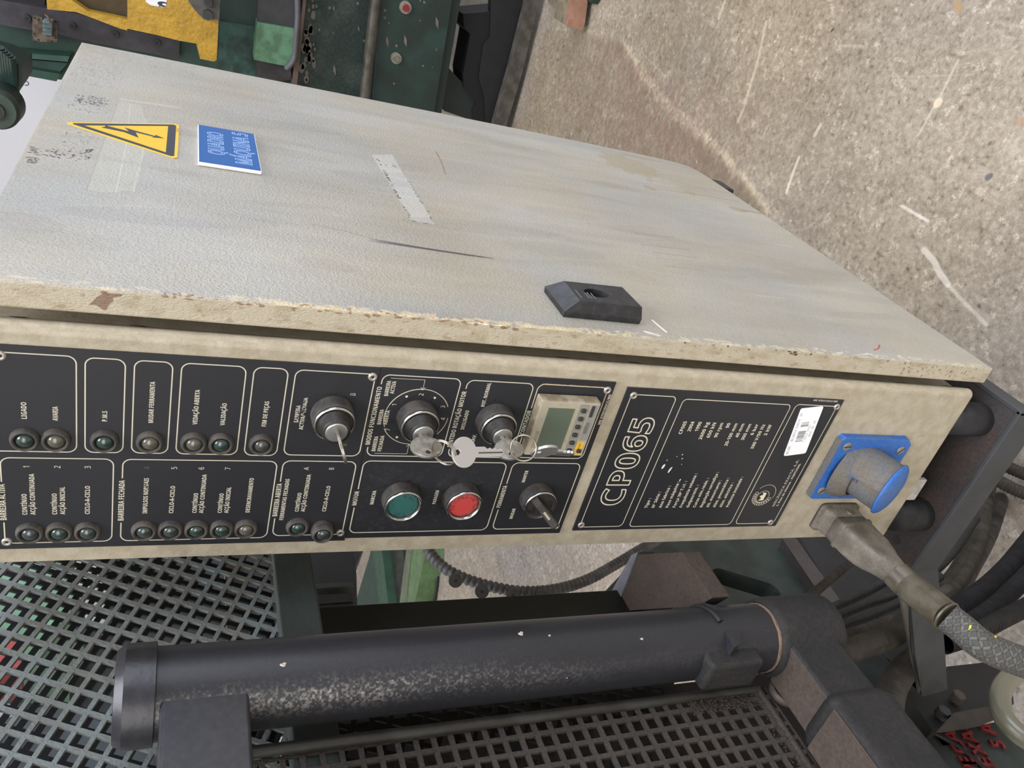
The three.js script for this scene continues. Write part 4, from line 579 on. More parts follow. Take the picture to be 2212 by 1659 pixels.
// ---------------------------------------------------------------- guard post beside the cabinet
const blackPaint = wornMat(0x292a2e, 0x37332f, { own: true, amount: 0.45, grain: 7, size: 0.22, cells: 6, seed: 71 }, { roughness: 0.42, bumpScale: 0.00003 });
const dustTop = wornMat(0x1e1e1e, 0x2a2622, { own: true, amount: 0.65, grain: 9, size: 0.15, cells: 6, seed: 73 }, { roughness: 0.8, bumpMap: BUMP_DUST, bumpScale: 0.0002 });
const brownDust = wornMat(0x4c4138, 0x40362f, { own: true, amount: 0.5, grain: 9, size: 0.15, cells: 6, seed: 74 }, { roughness: 0.92, bumpMap: BUMP_DUST, bumpScale: 0.0003 });
const PX = -0.105, PZ = -0.2155, PR = 0.0274;
const post = thing('guard_hinge_post', 'thick black vertical tube post with welded arms carrying a mesh guard, left of the cabinet', 'post', [PX, 1.02, PZ]);
{ const dustSheenTex = canvasTex(768, 2048, (g, w, h) => { const img = g.createImageData(w, h), d = img.data; for (let j = 0; j < h; j++) for (let i = 0; i < w; i++) { const x = i / w, y = j / h, n = fbm(x * 10, y * 5, 81, 10, 5), m = fbm(x * 120, y * 320, 82, 480, 3), st = fbm(x * 40, y * 3, 83, 40, 3), f = hash2(i, j, 5) - 0.5; const band = Math.exp(-Math.pow((x - 0.723 - (m - 0.5) * 0.05) / 0.05, 2)) * Math.min(1, Math.max(0.1, (0.72 - y) * 2.6)); const dst = Math.max(0, n * 0.6 + m * 1.2 - 0.78) * (0.12 + 2.6 * band * (m > 0.44 ? 1 : 0.4)); const L = 38 + (n - 0.5) * 9 + (st - 0.5) * 6 + f * 5, k = (j * w + i) * 4; d[k] = L + dst * 72; d[k + 1] = L + 0.5 + dst * 67; d[k + 2] = L + 4 + dst * 58; d[k + 3] = 255; }  // pale band: real dust with the tube's highlight painted in
    g.putImageData(img, 0, 0); const R = rng(7); for (let i = 0; i < 40; i++) { g.strokeStyle = `rgba(150,146,142,${0.08 + R() * 0.16})`; g.lineWidth = 0.6 + R(); const x = R() * w, y = R() * h; g.beginPath(); g.moveTo(x, y); g.lineTo(x + (R() - 0.5) * 10, y + (R() - 0.5) * 60); g.stroke(); }
  });
  dustSheenTex.wrapS = THREE.RepeatWrapping; const tubeMat = mat({ map: dustSheenTex, roughness: 0.4 }); BUMP_DUST.wrapS = THREE.RepeatWrapping;
  const tube = lathe([[PR, 1.084], [PR, 1.09], [PR, 1.2], [PR, 1.4], [PR, 1.546]], 72); { const p = tube.attributes.position, uv = tube.attributes.uv; for (let i = 0; i < p.count; i++) uv.setY(i, (p.getY(i) - 1.08) / 0.47); } tube.rotateY(0.6); tube.translate(PX, 0, PZ);
  const tm = obj('tube', tube, tubeMat, post, true);
  const chips = mat({ color: 0xb9ada0, roughness: 0.8 });
  for (const [u, v, a] of [[609, 1436, 1], [1123, 1369, 1], [1186, 1373, 0.5], [1224, 1464, 0.35], [1385, 1380, 0.7]]) { const d = rayTo(u, v), ox = EYE.x - PX, oz = EYE.z - PZ, A = d.x * d.x + d.z * d.z, Bq = ox * d.x + oz * d.z, Cq = ox * ox + oz * oz - PR * PR, tt = (-Bq - Math.sqrt(Bq * Bq - A * Cq)) / A; const p = EYE.clone().addScaledVector(d, tt); for (let k = 0; k < 3; k++) { const s = new THREE.SphereGeometry(0.0018 * a, 8, 6); s.scale(1, 1.2, 0.4); s.scale(0.62, 0.62, 0.62); s.translate(p.x + [0, 0.0009, -0.0006][k] * a, p.y + [0, -0.0016, -0.001][k] * a, p.z); obj('paint_chip', s, chips, tm); } }
  const cap = lathe([[0, 1.563], [0.0255, 1.563], [0.0265, 1.5629], [0.0267, 1.5627], [0.0300, 1.5582], [0.0302, 1.5578], [0.0302, 1.5415], [0.0301, 1.5411], [PR, 1.541]].map(([r, y]) => [r, y]), 64); cap.translate(PX, 0, PZ); obj('cap', cap, wornMat(0x303137, 0x3d3935, { amount: 0.5, grain: 6, size: 0.1, seed: 75 }, { roughness: 0.34, metalness: 0.2 }), post);
  const ring = lathe([[0.0262, 1.08], [0.028, 1.081], [0.028, 1.0845], [0.0265, 1.0855]], 56); ring.translate(PX, 0, PZ); obj('rust_ring', ring, wornMat(0x6d5443, 0x9a9288, { amount: 0.6, grain: 20, size: 0.03, seed: 76 }, { roughness: 0.7 }), post).userData.label = 'rust-worn ring at the bottom of the tube';
  const collar = lathe([[0, 1.015], [0.03, 1.015], [0.0318, 1.017], [0.0322, 1.025], [0.0322, 1.076], [0.031, 1.0805], [0.0285, 1.082]], 64); collar.translate(PX, 0, PZ); obj('collar', collar, dustTop, post);
  obj('upper_arm', bx(-0.62, PX + 0.004, 1.4895, 1.5385, PZ - 0.012, -0.197, 0.0025), blackPaint, post);
  const weld = new THREE.TorusGeometry(0.0265, 0.0024, 10, 30, 2.2); weld.rotateX(Math.PI / 2); weld.rotateY(2.3); for (const y of [1.489]) { const q = weld.clone(); q.translate(PX, y, PZ); obj('weld_bead', q, blackPaint, post); }
  const arm = obj('lower_arm', bx(-0.62, PX + 0.002, 1.026, 1.0765, PZ - 0.022, -0.196, 0.003), dustTop, post);
  obj('arm_dust', bx(-0.62, PX - 0.026, 1.0758, 1.0772, PZ - 0.0215, -0.198, 0.0005), brownDust, arm).userData.label = 'brown dust lying on the arm';
  const sl = obj('arm_sleeve', loft([[V(-0.178, 1.0505, -0.2165), V(0, 0, 1), V(0, 1, 0), 0.0226, 0.0268, 0.12], [V(-0.186, 1.0505, -0.2165), V(0, 0, 1), V(0, 1, 0), 0.0262, 0.0305, 0.12], [V(-0.62, 1.0505, -0.2165), V(0, 0, 1), V(0, 1, 0), 0.0262, 0.0305, 0.12]]), dustTop, post);
  obj('sleeve_dust', bx(-0.6, -0.19, 1.0806, 1.0818, -0.2405, -0.1945, 0.0005), brownDust, sl).userData.label = 'brown dust lying on the sleeve';
  // cam slot, lug and stop block near the foot
  const hook = new THREE.TorusGeometry(PR + 0.0008, 0.0022, 10, 30, 1.35); hook.rotateX(Math.PI / 2); hook.rotateY(-0.35); hook.rotateZ(0.1); hook.translate(PX, 1.137, PZ); obj('cam_groove', hook, mat({ color: 0x141416, roughness: 0.6 }), post);
  obj('lug', prism([at(1515, 1300, 'z', -0.19), at(1560, 1313, 'z', -0.19), at(1597, 1320, 'z', -0.19), at(1606, 1325, 'z', -0.19), at(1597, 1392, 'z', -0.19), at(1585, 1400, 'z', -0.19), at(1566, 1362, 'z', -0.19), at(1545, 1320, 'z', -0.19)], V(0, 0, -0.012)), blackPaint, post);
  obj('stop_block', bx(PX - 0.036, PX - 0.012, 1.107, 1.158, PZ - 0.012, PZ + 0.0165, 0.004), dustTop, post);
  // gusset plate towards the machine
  const gp = onY(1.12, [1370, 1198], [1474, 1193], [1539, 1291], [1510, 1309], [1400, 1316], [1315, 1322]);
  obj('gusset', prism(gp, V(0, -0.018, 0)), brownDust, post);
  obj('gusset_rim', prism(onY(1.1215, [1364, 1199], [1378, 1192], [1330, 1318], [1296, 1322]), V(0, -0.02, 0)), wornMat(0x6c6f78, 0x5b5650, { size: 0.1 }, { roughness: 0.5 }), post);
}
// ---------------------------------------------------------------- perforated guards
const meshPaint = wornMat(0x707876, 0x635d52, { own: true, amount: 0.55, grain: 8, size: 0.3, cells: 8, seed: 91 }, { roughness: 0.5, bumpMap: BUMP_DUST, bumpScale: 0.0002 });
const meshDark = wornMat(0x1a1c1f, 0x221f1c, { amount: 0.5, grain: 7, size: 0.2, seed: 92 }, { roughness: 0.7 });
const meshDusty = wornMat(0x38342f, 0x463d34, { own: true, amount: 0.6, grain: 9, size: 0.15, cells: 8, seed: 93 }, { roughness: 0.85, bumpMap: BUMP_DUST, bumpScale: 0.0003 });
const darkGreen = wornMat(0x3c4441, 0x45433b, { amount: 0.35, grain: 6, size: 0.3, seed: 94 }, { roughness: 0.55 });
{ const n = V(0.07256, -0.01214, -0.99729), D = 0.5249, e1 = V(-0.42417, -0.90536, -0.01984).normalize(), e2 = V(-0.90267, 0.42446, -0.07084).normalize();
  const d = rayTo(74.5, 1529.2), o = EYE.clone().addScaledVector(d, D / n.dot(d));
  const guard = thing('perforated_guard', 'large grey-green square-hole perforated steel guard with a flat lower rail behind the cabinet', 'machine guard', [o.x, 1.4, o.z]);
  const keep = (p) => p.y > 1.443 && p.y < 1.86 && p.x > -0.24 && p.x < 0.2;
  obj('perforated_sheet', perforated(o, e1, e2, 0.0125, 0.0094, 0.0026, -40, 40, -40, 40, keep), meshPaint, guard);
  const bo = o.clone().addScaledVector(n, 0.035).addScaledVector(e1, 0.004).addScaledVector(e2, 0.005);
  obj('inner_sheet', perforated(bo, e1, e2, 0.0125, 0.0086, 0.002, -40, 40, -40, 40, (p) => p.y > 1.436 && p.y < 1.9 && p.x > -0.26 && p.x < 0.26), meshDark, guard).userData.label = 'second dark perforated sheet behind the first';
  const zr = -0.256, a = at(588, 1197, 'z', zr), b = at(672, 1195, 'z', zr);
  obj('lower_rail', bx(-0.3, 0.14, b.y, a.y, zr - 0.022, zr, 0.002), darkGreen, guard);
  const rib = at(512, 1250, 'z', -0.33); obj('back_strip', bx(-0.2, 0.3, rib.y - 0.012, rib.y + 0.006, -0.375, -0.37), wornMat(0x8a8078, 0x6c6460, { size: 0.2 }), guard);
}
{ const e1 = V(0.0132, -0.99976, 0.0173).normalize(), e2 = V(-0.9999, -0.0131, 0.0048).normalize(), o = V(EYE.x + 23.938 * 0.0125, EYE.y - 20.053 * 0.0125, EYE.z - 38.25 * 0.0125);
  const g2 = thing('swing_guard', 'dark dusty square-hole swing guard hung on the black post, two sheets deep', 'machine guard', [-0.3, 1.0, o.z]);
  const keep = (p) => p.x < -0.128 && p.x > -0.42 && p.y < 1.487 && p.y > 1.082;
  obj('perforated_sheet', perforated(o, e1, e2, 0.0125, 0.009, 0.0025, -30, 40, -30, 30, keep), meshDusty, g2);
  const o2 = o.clone().add(V(0.004, 0.005, -0.022)), r = 0.42, f1 = e1.clone().multiplyScalar(Math.cos(r)).addScaledVector(e2, Math.sin(r)), f2 = e2.clone().multiplyScalar(Math.cos(r)).addScaledVector(e1, -Math.sin(r));
  obj('inner_sheet', perforated(o2, f1, f2, 0.0125, 0.0088, 0.002, -50, 50, -50, 50, (p) => p.x < -0.09 && p.x > -0.42 && p.y < 1.485 && p.y > 1.16), wornMat(0x211e1b, 0x2c2620, { amount: 0.5, size: 0.2, seed: 95 }, { roughness: 0.85 }), g2);
  obj('edge_rod', cyl(V(-0.131, 1.085, o.z + 0.004), V(-0.131, 1.487, o.z + 0.004), 0.004, 0.004, 20), wornMat(0x33332f, 0x40392f, { amount: 0.5, size: 0.1, seed: 96 }, { roughness: 0.55 }), g2);
  obj('bottom_rod', cyl(V(-0.131, 1.085, o.z + 0.003), V(-0.42, 1.085, o.z + 0.003), 0.0035, 0.0035, 16), meshDusty, g2);
  // felted dust along the lower corner
  const R = rng(44), fz = []; for (let i = 0; i < 2600; i++) { const t = R(), y = 1.083 + 0.006 * R() + (R() > 0.55 ? Math.pow(R(), 2) * 0.07 : 0), nearPost = y > 1.1; const x = nearPost ? -0.134 - R() * 0.012 : -0.134 - t * 0.2; const l = 0.002 + R() * 0.004, a = R() * 6.28, bq = R() * 1.4 - 0.3; const q = new THREE.TetrahedronGeometry(0.00045, 0); q.scale(l / 0.0009, 1, 1); q.rotateZ(a); q.rotateY(bq); q.translate(x, y, o.z + 0.002 + R() * 0.004); fz.push(q); }
  const dz = obj('dust_fluff', fz, brownDust, g2); dz.userData.kind = 'stuff';
  obj('cable_tie', (() => { const q = new THREE.TorusGeometry(0.011, 0.0022, 8, 24, 3.6); q.scale(1, 1, 1.6); const p = at(1695, 1496, 'z', o.z + 0.01); q.rotateZ(0.4); q.translate(p.x, p.y, p.z); return q; })(), wornMat(0x4a4038, 0x3c342d, { size: 0.05 }), g2);
  // dusty machine block behind the swing guard
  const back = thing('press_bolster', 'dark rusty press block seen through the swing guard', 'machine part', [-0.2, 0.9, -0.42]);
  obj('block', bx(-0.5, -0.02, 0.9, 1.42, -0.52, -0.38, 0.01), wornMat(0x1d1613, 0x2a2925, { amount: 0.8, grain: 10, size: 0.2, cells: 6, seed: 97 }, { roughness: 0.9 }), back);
  for (const [x, y, w, h, c] of [[-0.105, 1.40, 0.04, 0.05, 0x53605f], [-0.16, 1.395, 0.03, 0.06, 0x53605f], [-0.2, 1.12, 0.05, 0.03, 0x4b5350], [-0.27, 1.11, 0.04, 0.02, 0x5a2f24], [-0.13, 1.13, 0.03, 0.03, 0x4b5a58]]) obj('paint_patch_plate', bx(x - w / 2, x + w / 2, y - h / 2, y + h / 2, -0.384, -0.372, 0.002), wornMat(c, 0x3c3a34, { amount: 0.4, size: 0.08, seed: 98 }), back);
}
// ---------------------------------------------------------------- the press behind the cabinet
const teal = wornMat(0x303d39, 0x292d28, { amount: 0.45, grain: 7, size: 0.35, seed: 101 }, { roughness: 0.6 });
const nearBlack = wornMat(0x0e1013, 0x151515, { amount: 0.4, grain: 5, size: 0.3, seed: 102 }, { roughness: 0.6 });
const greyIron = wornMat(0x2e2f30, 0x272320, { amount: 0.5, grain: 6, size: 0.25, seed: 103 }, { roughness: 0.6 });
{ const p = thing('press_post', 'dark green steel press frame post behind the tube, with dark cross bars', 'machine frame', [0, 0, -0.34]);
  const e = at(1000, 1292, 'z', -0.3).x;
  obj('post', bx(e - 0.075, e, 1.07, 1.445, -0.36, -0.3, 0.002), wornMat(0x1b201e, 0x23251f, { amount: 0.35, grain: 6, size: 0.3, seed: 104 }, { roughness: 0.5 }), p);
  for (const [v0, v1, m] of [[1262, 1272, darkGreen], [1286, 1306, greyIron], [1308, 1322, nearBlack]]) { const z = -0.46, a = onZ(z, [672, v0], [762, v0 - 5], [764, v1 - 7], [676, v1]); obj('cross_bar', prism(a, V(0, 0, -0.05)), m, p); }
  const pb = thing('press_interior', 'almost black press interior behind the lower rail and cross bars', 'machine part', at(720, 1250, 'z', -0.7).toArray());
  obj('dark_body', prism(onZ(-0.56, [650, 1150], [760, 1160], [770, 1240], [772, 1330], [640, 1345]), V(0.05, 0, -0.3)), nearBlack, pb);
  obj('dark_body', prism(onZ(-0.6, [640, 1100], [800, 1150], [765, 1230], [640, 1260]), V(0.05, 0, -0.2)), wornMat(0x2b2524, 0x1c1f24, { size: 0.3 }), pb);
}
{ const z = -0.52, cy1 = onZ(z, [1420, 1140], [1700, 1150], [1763, 1255], [1810, 1340], [1285, 1400], [1285, 1300], [1390, 1190]);
  const bed = thing('press_bed', 'grey-green press side plate with an oblong hole showing dark red inside, below the cabinet', 'machine part', [0.2, 0.5, z]);
  const ev = new Evaluator(); ev.useGroups = false; const B = (g) => { const b = new Brush(g); b.updateMatrixWorld(); return b; };
  const plate = prism(cy1, V(0.01, 0, -0.05)); const c = at(1612, 1262, 'z', z), q0 = at(1540, 1243, 'z', z), q1 = at(1690, 1288, 'z', z);
  const len = q0.distanceTo(q1), hs = new THREE.Shape(), hw = 0.019, hl = len / 2 - hw; hs.absarc(0, hl, hw, 0, Math.PI); hs.absarc(0, -hl, hw, Math.PI, 2 * Math.PI); hs.closePath();
  const hg = new THREE.ExtrudeGeometry(hs, { depth: 0.2, bevelEnabled: false, curveSegments: 16 }); const dq = q1.clone().sub(q0); hg.rotateZ(Math.atan2(dq.y, dq.x) + Math.PI / 2); hg.translate(c.x, c.y, z - 0.1);
  obj('side_plate', ev.evaluate(B(plate), B(hg), SUBTRACTION).geometry, teal, bed);
  obj('inner_wall', prism(onZ(z - 0.055, [1480, 1180], [1730, 1215], [1740, 1330], [1480, 1320]), V(0, 0, -0.01)), mat({ color: 0x6a0d12, roughness: 0.8 }), bed).userData.label = 'dark red inner wall';
  obj('edge_flat', prism(onZ(-0.5, [1690, 1163], [1720, 1163], [1830, 1318], [1800, 1326]), V(0, -0.004, -0.02)), wornMat(0x4a4543, 0x3a3533, { size: 0.2 }), bed);
  obj('dark_cover', prism(onZ(-0.56, [1715, 1140], [1960, 1140], [1990, 1500], [1835, 1340]), V(0, 0, -0.02)), wornMat(0x242528, 0x1d1d1f, { size: 0.3, grain: 5 }), bed);
  obj('side_plate', prism(onZ(-0.56, [1800, 1326], [2010, 1500], [2050, 1700], [1700, 1700], [1700, 1340]), V(0, 0, -0.02)), wornMat(0x202c2d, 0x1b2120, { amount: 0.5, size: 0.3, seed: 109 }), bed);
}
// ---------------------------------------------------------------- bracket that carries the cabinet
{ const t = thing('cabinet_bracket', 'rusty brown channel bracket with grey edge and rubber buffers under the cabinet', 'bracket', [0.05, 0.76, -0.14]);
  const y = 0.818, rust = wornMat(0x3a2f29, 0x303032, { own: true, amount: 0.6, grain: 9, size: 0.16, cells: 7, seed: 111 }, { roughness: 0.85 }), grey = wornMat(0x3a3d40, 0x3f3933, { amount: 0.3, grain: 6, size: 0.2, seed: 112 }, { roughness: 0.55 });
  const f0 = at(2128, 836, 'y', y), f1 = at(2207, 905, 'y', y), b0 = at(1963, 1238, 'y', y), xe = (f1.x + b0.x) / 2;
  obj('top_plate', bx(xe + 0.002, 0.3, y - 0.005, y, b0.z - 0.012, f0.z, 0.001), rust, t);
  const c = at(2026, 1230, 'x', xe), bottom = c.y;
  obj('edge_flange', bx(xe, xe + 0.005, bottom, y + 0.0005, b0.z - 0.002, f0.z, 0.0012), grey, t);
  obj('front_lip', bx(xe, 0.3, y - 0.02, y + 0.0005, f0.z - 0.004, f0.z + 0.001, 0.001), grey, t);
  obj('bracket_leg', prism([at(1962, 1239, 'x', xe), at(2026, 1230, 'x', xe), at(2040, 1390, 'x', xe - 0.03), at(2047, 1490, 'x', xe - 0.045), at(1992, 1505, 'x', xe - 0.045), at(1978, 1420, 'x', xe - 0.035)], V(0.006, 0, 0)), grey, t);
  obj('leg_edge', prism([at(1948, 1300, 'x', xe - 0.008), at(1964, 1296, 'x', xe - 0.008), at(1995, 1470, 'x', xe - 0.043), at(1986, 1500, 'x', xe - 0.043)], V(0.004, 0, 0)), wornMat(0x5a564f, 0x484440, { size: 0.1 }), t);
  const rubber = wornMat(0x232425, 0x2f2b28, { amount: 0.5, size: 0.08, seed: 113 }, { roughness: 0.8 });
  for (const [u, v, r] of [[1972, 1112, 0.0165], [2095, 905, 0.0165]]) { const p = at(u, v, 'y', 0.83); const q = lathe([[0, y], [r, y], [r, y + 0.012], [r * 0.96, y + 0.014], [r * 0.96, 0.861], [0, 0.8615]], 40); q.translate(p.x, 0, p.z); obj('rubber_buffer', q, rubber, t); }
  const hole = at(1936, 1168, 'y', y); obj('bolt_hole', cyl(V(hole.x, y - 0.003, hole.z), V(hole.x, y + 0.0004, hole.z), 0.0045, 0.0045, 20), mat({ color: 0x0c0c0c }), t);
  const w = at(1988, 1056, 'y', 0.85); tag(obj('white_clip', bx(w.x - 0.001, w.x + 0.004, 0.849, 0.861, w.z - 0.014, w.z + 0.012, 0.001), wornMat(0xb9b6b0, 0x8f8b84, { size: 0.05 })), 'small off-white plastic clip sticking out under the cabinet edge', 'clip');
}
// ---------------------------------------------------------------- hoses and conduits
const hoseBlack = wornMat(0x18191a, 0x221f1d, { amount: 0.5, grain: 6, size: 0.1, seed: 121 }, { roughness: 0.6, bumpMap: null });
const hoseGrey = wornMat(0x423e39, 0x3a322b, { amount: 0.5, grain: 7, size: 0.1, seed: 122 }, { roughness: 0.85, bumpMap: null });
const hoseBrown = wornMat(0x3f3a31, 0x332d25, { amount: 0.5, grain: 7, size: 0.1, seed: 123 }, { roughness: 0.85, bumpMap: null });
const fuzzBlack = wornMat(0x151416, 0x201c19, { amount: 0.6, grain: 10, size: 0.06, seed: 124 }, { roughness: 0.95 });
const path3 = (z, ...uv) => uv.map(([u, v, dz = 0]) => at(u, v, 'z', z + dz));
const hoseThing = (label, pts, r, m, ridge, group, depth) => { const o = obj('conduit_hose', hose(pts, r, { ridge, depth }), m); tag(o, label, 'hose', group); return o; };
{ const t = thing('corrugated_conduit', 'black corrugated conduit looping below the cabinet with round plug discs clipped along it', 'conduit', at(1130, 1278, 'z', -0.42).toArray());
  obj('conduit', hose([at(850, 1050, 'z', -0.199), at(862, 1090, 'z', -0.3), ...path3(-0.42, [884, 1125], [912, 1160], [930, 1196], [962, 1228], [1010, 1252], [1065, 1268], [1130, 1278], [1200, 1273], [1265, 1254], [1330, 1219], [1392, 1182], [1440, 1158], [1500, 1130])], 0.0069, { ridge: 0.0066, depth: 0.24 }), wornMat(0x77787c, 0x5a5a5c, { amount: 0.4, size: 0.1, seed: 125 }, { roughness: 0.42, bumpMap: null }), t);
  for (const [u, v] of [[984, 1254], [1041, 1277], [1109, 1286], [1172, 1289]]) { const p = at(u, v, 'z', -0.41), d = EYE.clone().sub(p).normalize().add(V(-0.5, 0.1, 0)).normalize(); obj('plug_disc', cyl(p.clone().addScaledVector(d, -0.002), p.clone().addScaledVector(d, 0.002), 0.0078, 0.0078, 28), wornMat(0x4f4b46, 0x403c38, { size: 0.03 }), t); obj('disc_hole', cyl(p, p.clone().addScaledVector(d, 0.0023), 0.0018, 0.0018, 14), mat({ color: 0x2c2926 }), t); }
}
hoseThing('thin dusty corrugated hose running up behind the plug from the tube collar', path3(-0.36, [1690, 1335], [1745, 1292], [1795, 1250], [1840, 1212], [1880, 1180]), 0.0056, hoseGrey, 0.0062);
hoseThing('black corrugated hose, uppermost of the bundle behind the bracket leg', path3(-0.44, [1770, 1330], [1800, 1313], [1870, 1280], [1945, 1240], [2010, 1210]), 0.0066, hoseBlack, 0.0056, undefined, 0.12);
hoseThing('black corrugated hose, second of the bundle behind the bracket leg', path3(-0.42, [1780, 1350], [1806, 1333], [1880, 1303], [1950, 1280], [2040, 1215], [2110, 1120]), 0.0064, hoseBlack, 0.0056, undefined, 0.12);
hoseThing('black corrugated hose, third of the bundle behind the bracket leg', path3(-0.402, [1790, 1370], [1818, 1353], [1890, 1326], [1955, 1295], [2030, 1245]), 0.0066, hoseBlack, 0.0056, undefined, 0.12);
hoseThing('grey corrugated hose, lowest thin one of the bundle behind the bracket leg', path3(-0.384, [1790, 1386], [1822, 1374], [1890, 1352], [1950, 1330], [2050, 1270]), 0.0064, hoseGrey, 0.0068);
hoseThing('thick dusty brown spiral hose bending behind the bracket leg below the bundle', path3(-0.345, [1780, 1428], [1822, 1410], [1890, 1388], [1935, 1368], [1960, 1340]), 0.0135, hoseBrown, 0.0052, undefined, 0.07);
hoseThing('thick grey-brown spiral hose rising behind the lower arm', path3(-0.37, [1925, 1580], [1920, 1540], [1925, 1495], [1950, 1450], [1985, 1420]), 0.0155, hoseGrey, 0.0055, undefined, 0.05);
hoseThing('brown-grey corrugated hose curving from the floor up beside the bracket, front one', path3(-0.45, [2010, 1322], [2050, 1285], [2090, 1225], [2118, 1160], [2128, 1095], [2135, 1060], [2145, 1010]), 0.0128, hoseBrown, 0.0085, undefined, 0.06);
hoseThing('brown-grey corrugated hose curving up beside the bracket, rear one with open ridges', path3(-0.48, [2060, 1300], [2098, 1228], [2135, 1160], [2158, 1095], [2172, 1050], [2195, 990]), 0.0135, hoseGrey, 0.0105, undefined, 0.12);
hoseThing('pale brown ridged hose entering at the right edge, upper of two', path3(-0.4, [2140, 985], [2180, 1010], [2230, 1030], [2300, 1050]), 0.012, hoseBrown, 0.006, undefined, 0.12);
hoseThing('pale brown ridged hose entering at the right edge, lower of two', path3(-0.4, [2120, 1010], [2170, 1046], [2225, 1070], [2300, 1090]), 0.012, hoseBrown, 0.006, undefined, 0.12);
hoseThing('fluffy black corrugated hose sweeping over the floor, upper one', path3(-0.43, [1990, 1352], [2060, 1318], [2120, 1280], [2170, 1235], [2215, 1180], [2260, 1120]), 0.0165, fuzzBlack, 0.0095, undefined, 0.1);
hoseThing('fluffy black corrugated hose sweeping over the floor, middle one', path3(-0.41, [2040, 1372], [2100, 1345], [2150, 1310], [2200, 1262], [2270, 1190]), 0.0135, fuzzBlack, 0.0095, undefined, 0.1);
hoseThing('black-brown corrugated hose sweeping over the floor, lowest one', path3(-0.39, [2040, 1392], [2100, 1372], [2150, 1345], [2215, 1312], [2300, 1260]), 0.0125, wornMat(0x241f1c, 0x1a191b, { amount: 0.6, size: 0.06, seed: 126 }, { roughness: 0.95 }), 0.008, undefined, 0.14);
hoseThing('short dark ridged hose in the gap under the bracket edge', path3(-0.45, [2020, 1278], [2050, 1252], [2085, 1195], [2105, 1140]), 0.0105, hoseBrown, 0.0085, undefined, 0.1);
hoseThing('yellowish clear plastic hose bent into a loop at the lower right', path3(-0.3, [2260, 1440], [2205, 1450], [2172, 1475], [2160, 1510], [2172, 1555], [2200, 1585], [2270, 1625]), 0.0102, new THREE.MeshPhysicalMaterial({ color: 0x6d6b58, roughness: 0.3, clearcoat: 0.6, clearcoatRoughness: 0.25 }), 0);
// lower right: foot of the machine with a cast lettered hub
{ const t = thing('clamp_block', 'black dusty clamp block with bolts under the bracket leg at the lower right', 'machine part', at(2080, 1520, 'z', -0.42).toArray());
  obj('block', prism(onZ(-0.4, [1955, 1490], [2000, 1495], [2045, 1440], [2180, 1425], [2190, 1520], [2060, 1545], [2030, 1572], [2014, 1578]), V(0, 0, -0.02)), nearBlack, t);
  obj('ledge', prism(onZ(-0.385, [2028, 1575], [2060, 1540], [2145, 1524], [2162, 1545], [2120, 1562], [2050, 1574]), V(0, 0, -0.006)), wornMat(0x342f2a, 0x2a2623, { size: 0.1 }), t);
  for (const [u, v, m] of [[2064, 1512, brownDust], [2032, 1546, greyIron]]) { const p = at(u, v, 'z', -0.395); obj('bolt_head', cyl(p, p.clone().add(V(0, 0, 0.01)), 0.008, 0.0075, 6), m, t); }
}
{ const t = thing('cast_hub', 'grey-green cast machine hub with worn red raised letters at the lower right corner', 'machine part', at(2080, 1620, 'z', -0.43).toArray());
  const z = -0.44, body = prism(onZ(z, [1935, 1480], [2020, 1585], [2150, 1560], [2260, 1640], [2290, 1760], [1800, 1760], [1900, 1600]), V(0, 0, -0.05)); obj('hub_body', body, wornMat(0x2b3532, 0x262a26, { amount: 0.4, size: 0.2, seed: 131 }, { roughness: 0.6 }), t);
  const { FontLoader } = await import('three/addons/loaders/FontLoader.js'); const font = await new FontLoader().loadAsync('fonts/droid/droid_sans_bold.typeface.json');
  const { TextGeometry } = await import('three/addons/geometries/TextGeometry.js');
  const red = wornMat(0x8a2426, 0x2d1c1b, { amount: 0.65, grain: 14, size: 0.04, seed: 132 }, { roughness: 0.7 });
  const put2 = (str, u, v, u2, v2, h) => { const a = at(u, v, 'z', z), b = at(u2, v2, 'z', z), d = b.clone().sub(a), L = d.length(); d.normalize(); let gx = 0; [...str].forEach((ch) => { const g = new TextGeometry(ch, { font, size: h, depth: 0.004, curveSegments: 4, bevelEnabled: false }); g.computeBoundingBox(); const w = g.boundingBox.max.x; g.applyMatrix4(new THREE.Matrix4().makeBasis(d, V(0, 0, 1).cross(d), V(0, 0, 1))); const p = a.clone().addScaledVector(d, gx); g.translate(p.x, p.y, p.z - 0.0005); obj('raised_letter', g, red, t); gx += L / str.length; }); };
  put2('MECÂN', 2128, 1688, 2044, 1560, 0.019); put2('EXAC', 2150, 1664, 2080, 1558, 0.019); put2('SA', 2172, 1622, 2132, 1562, 0.018);
  const groove = new THREE.TorusGeometry(0.09, 0.0035, 8, 60); const gc = at(2030, 1720, 'z', z); groove.translate(gc.x, gc.y, z + 0.002); obj('rim_groove', groove, nearBlack, t);
  for (let i = 0; i < 6; i++) { const p = at(2024 + i * 4.2, 1584 + i * 1.0, 'z', z), q = at(2033 + i * 4.2, 1612 - i * 0.5, 'z', z); obj('scale_mark', bx(Math.min(p.x, q.x), Math.max(p.x, q.x) + 0.0006, q.y, p.y, z, z + 0.0006), mat({ color: 0x15191a }), t); }
}
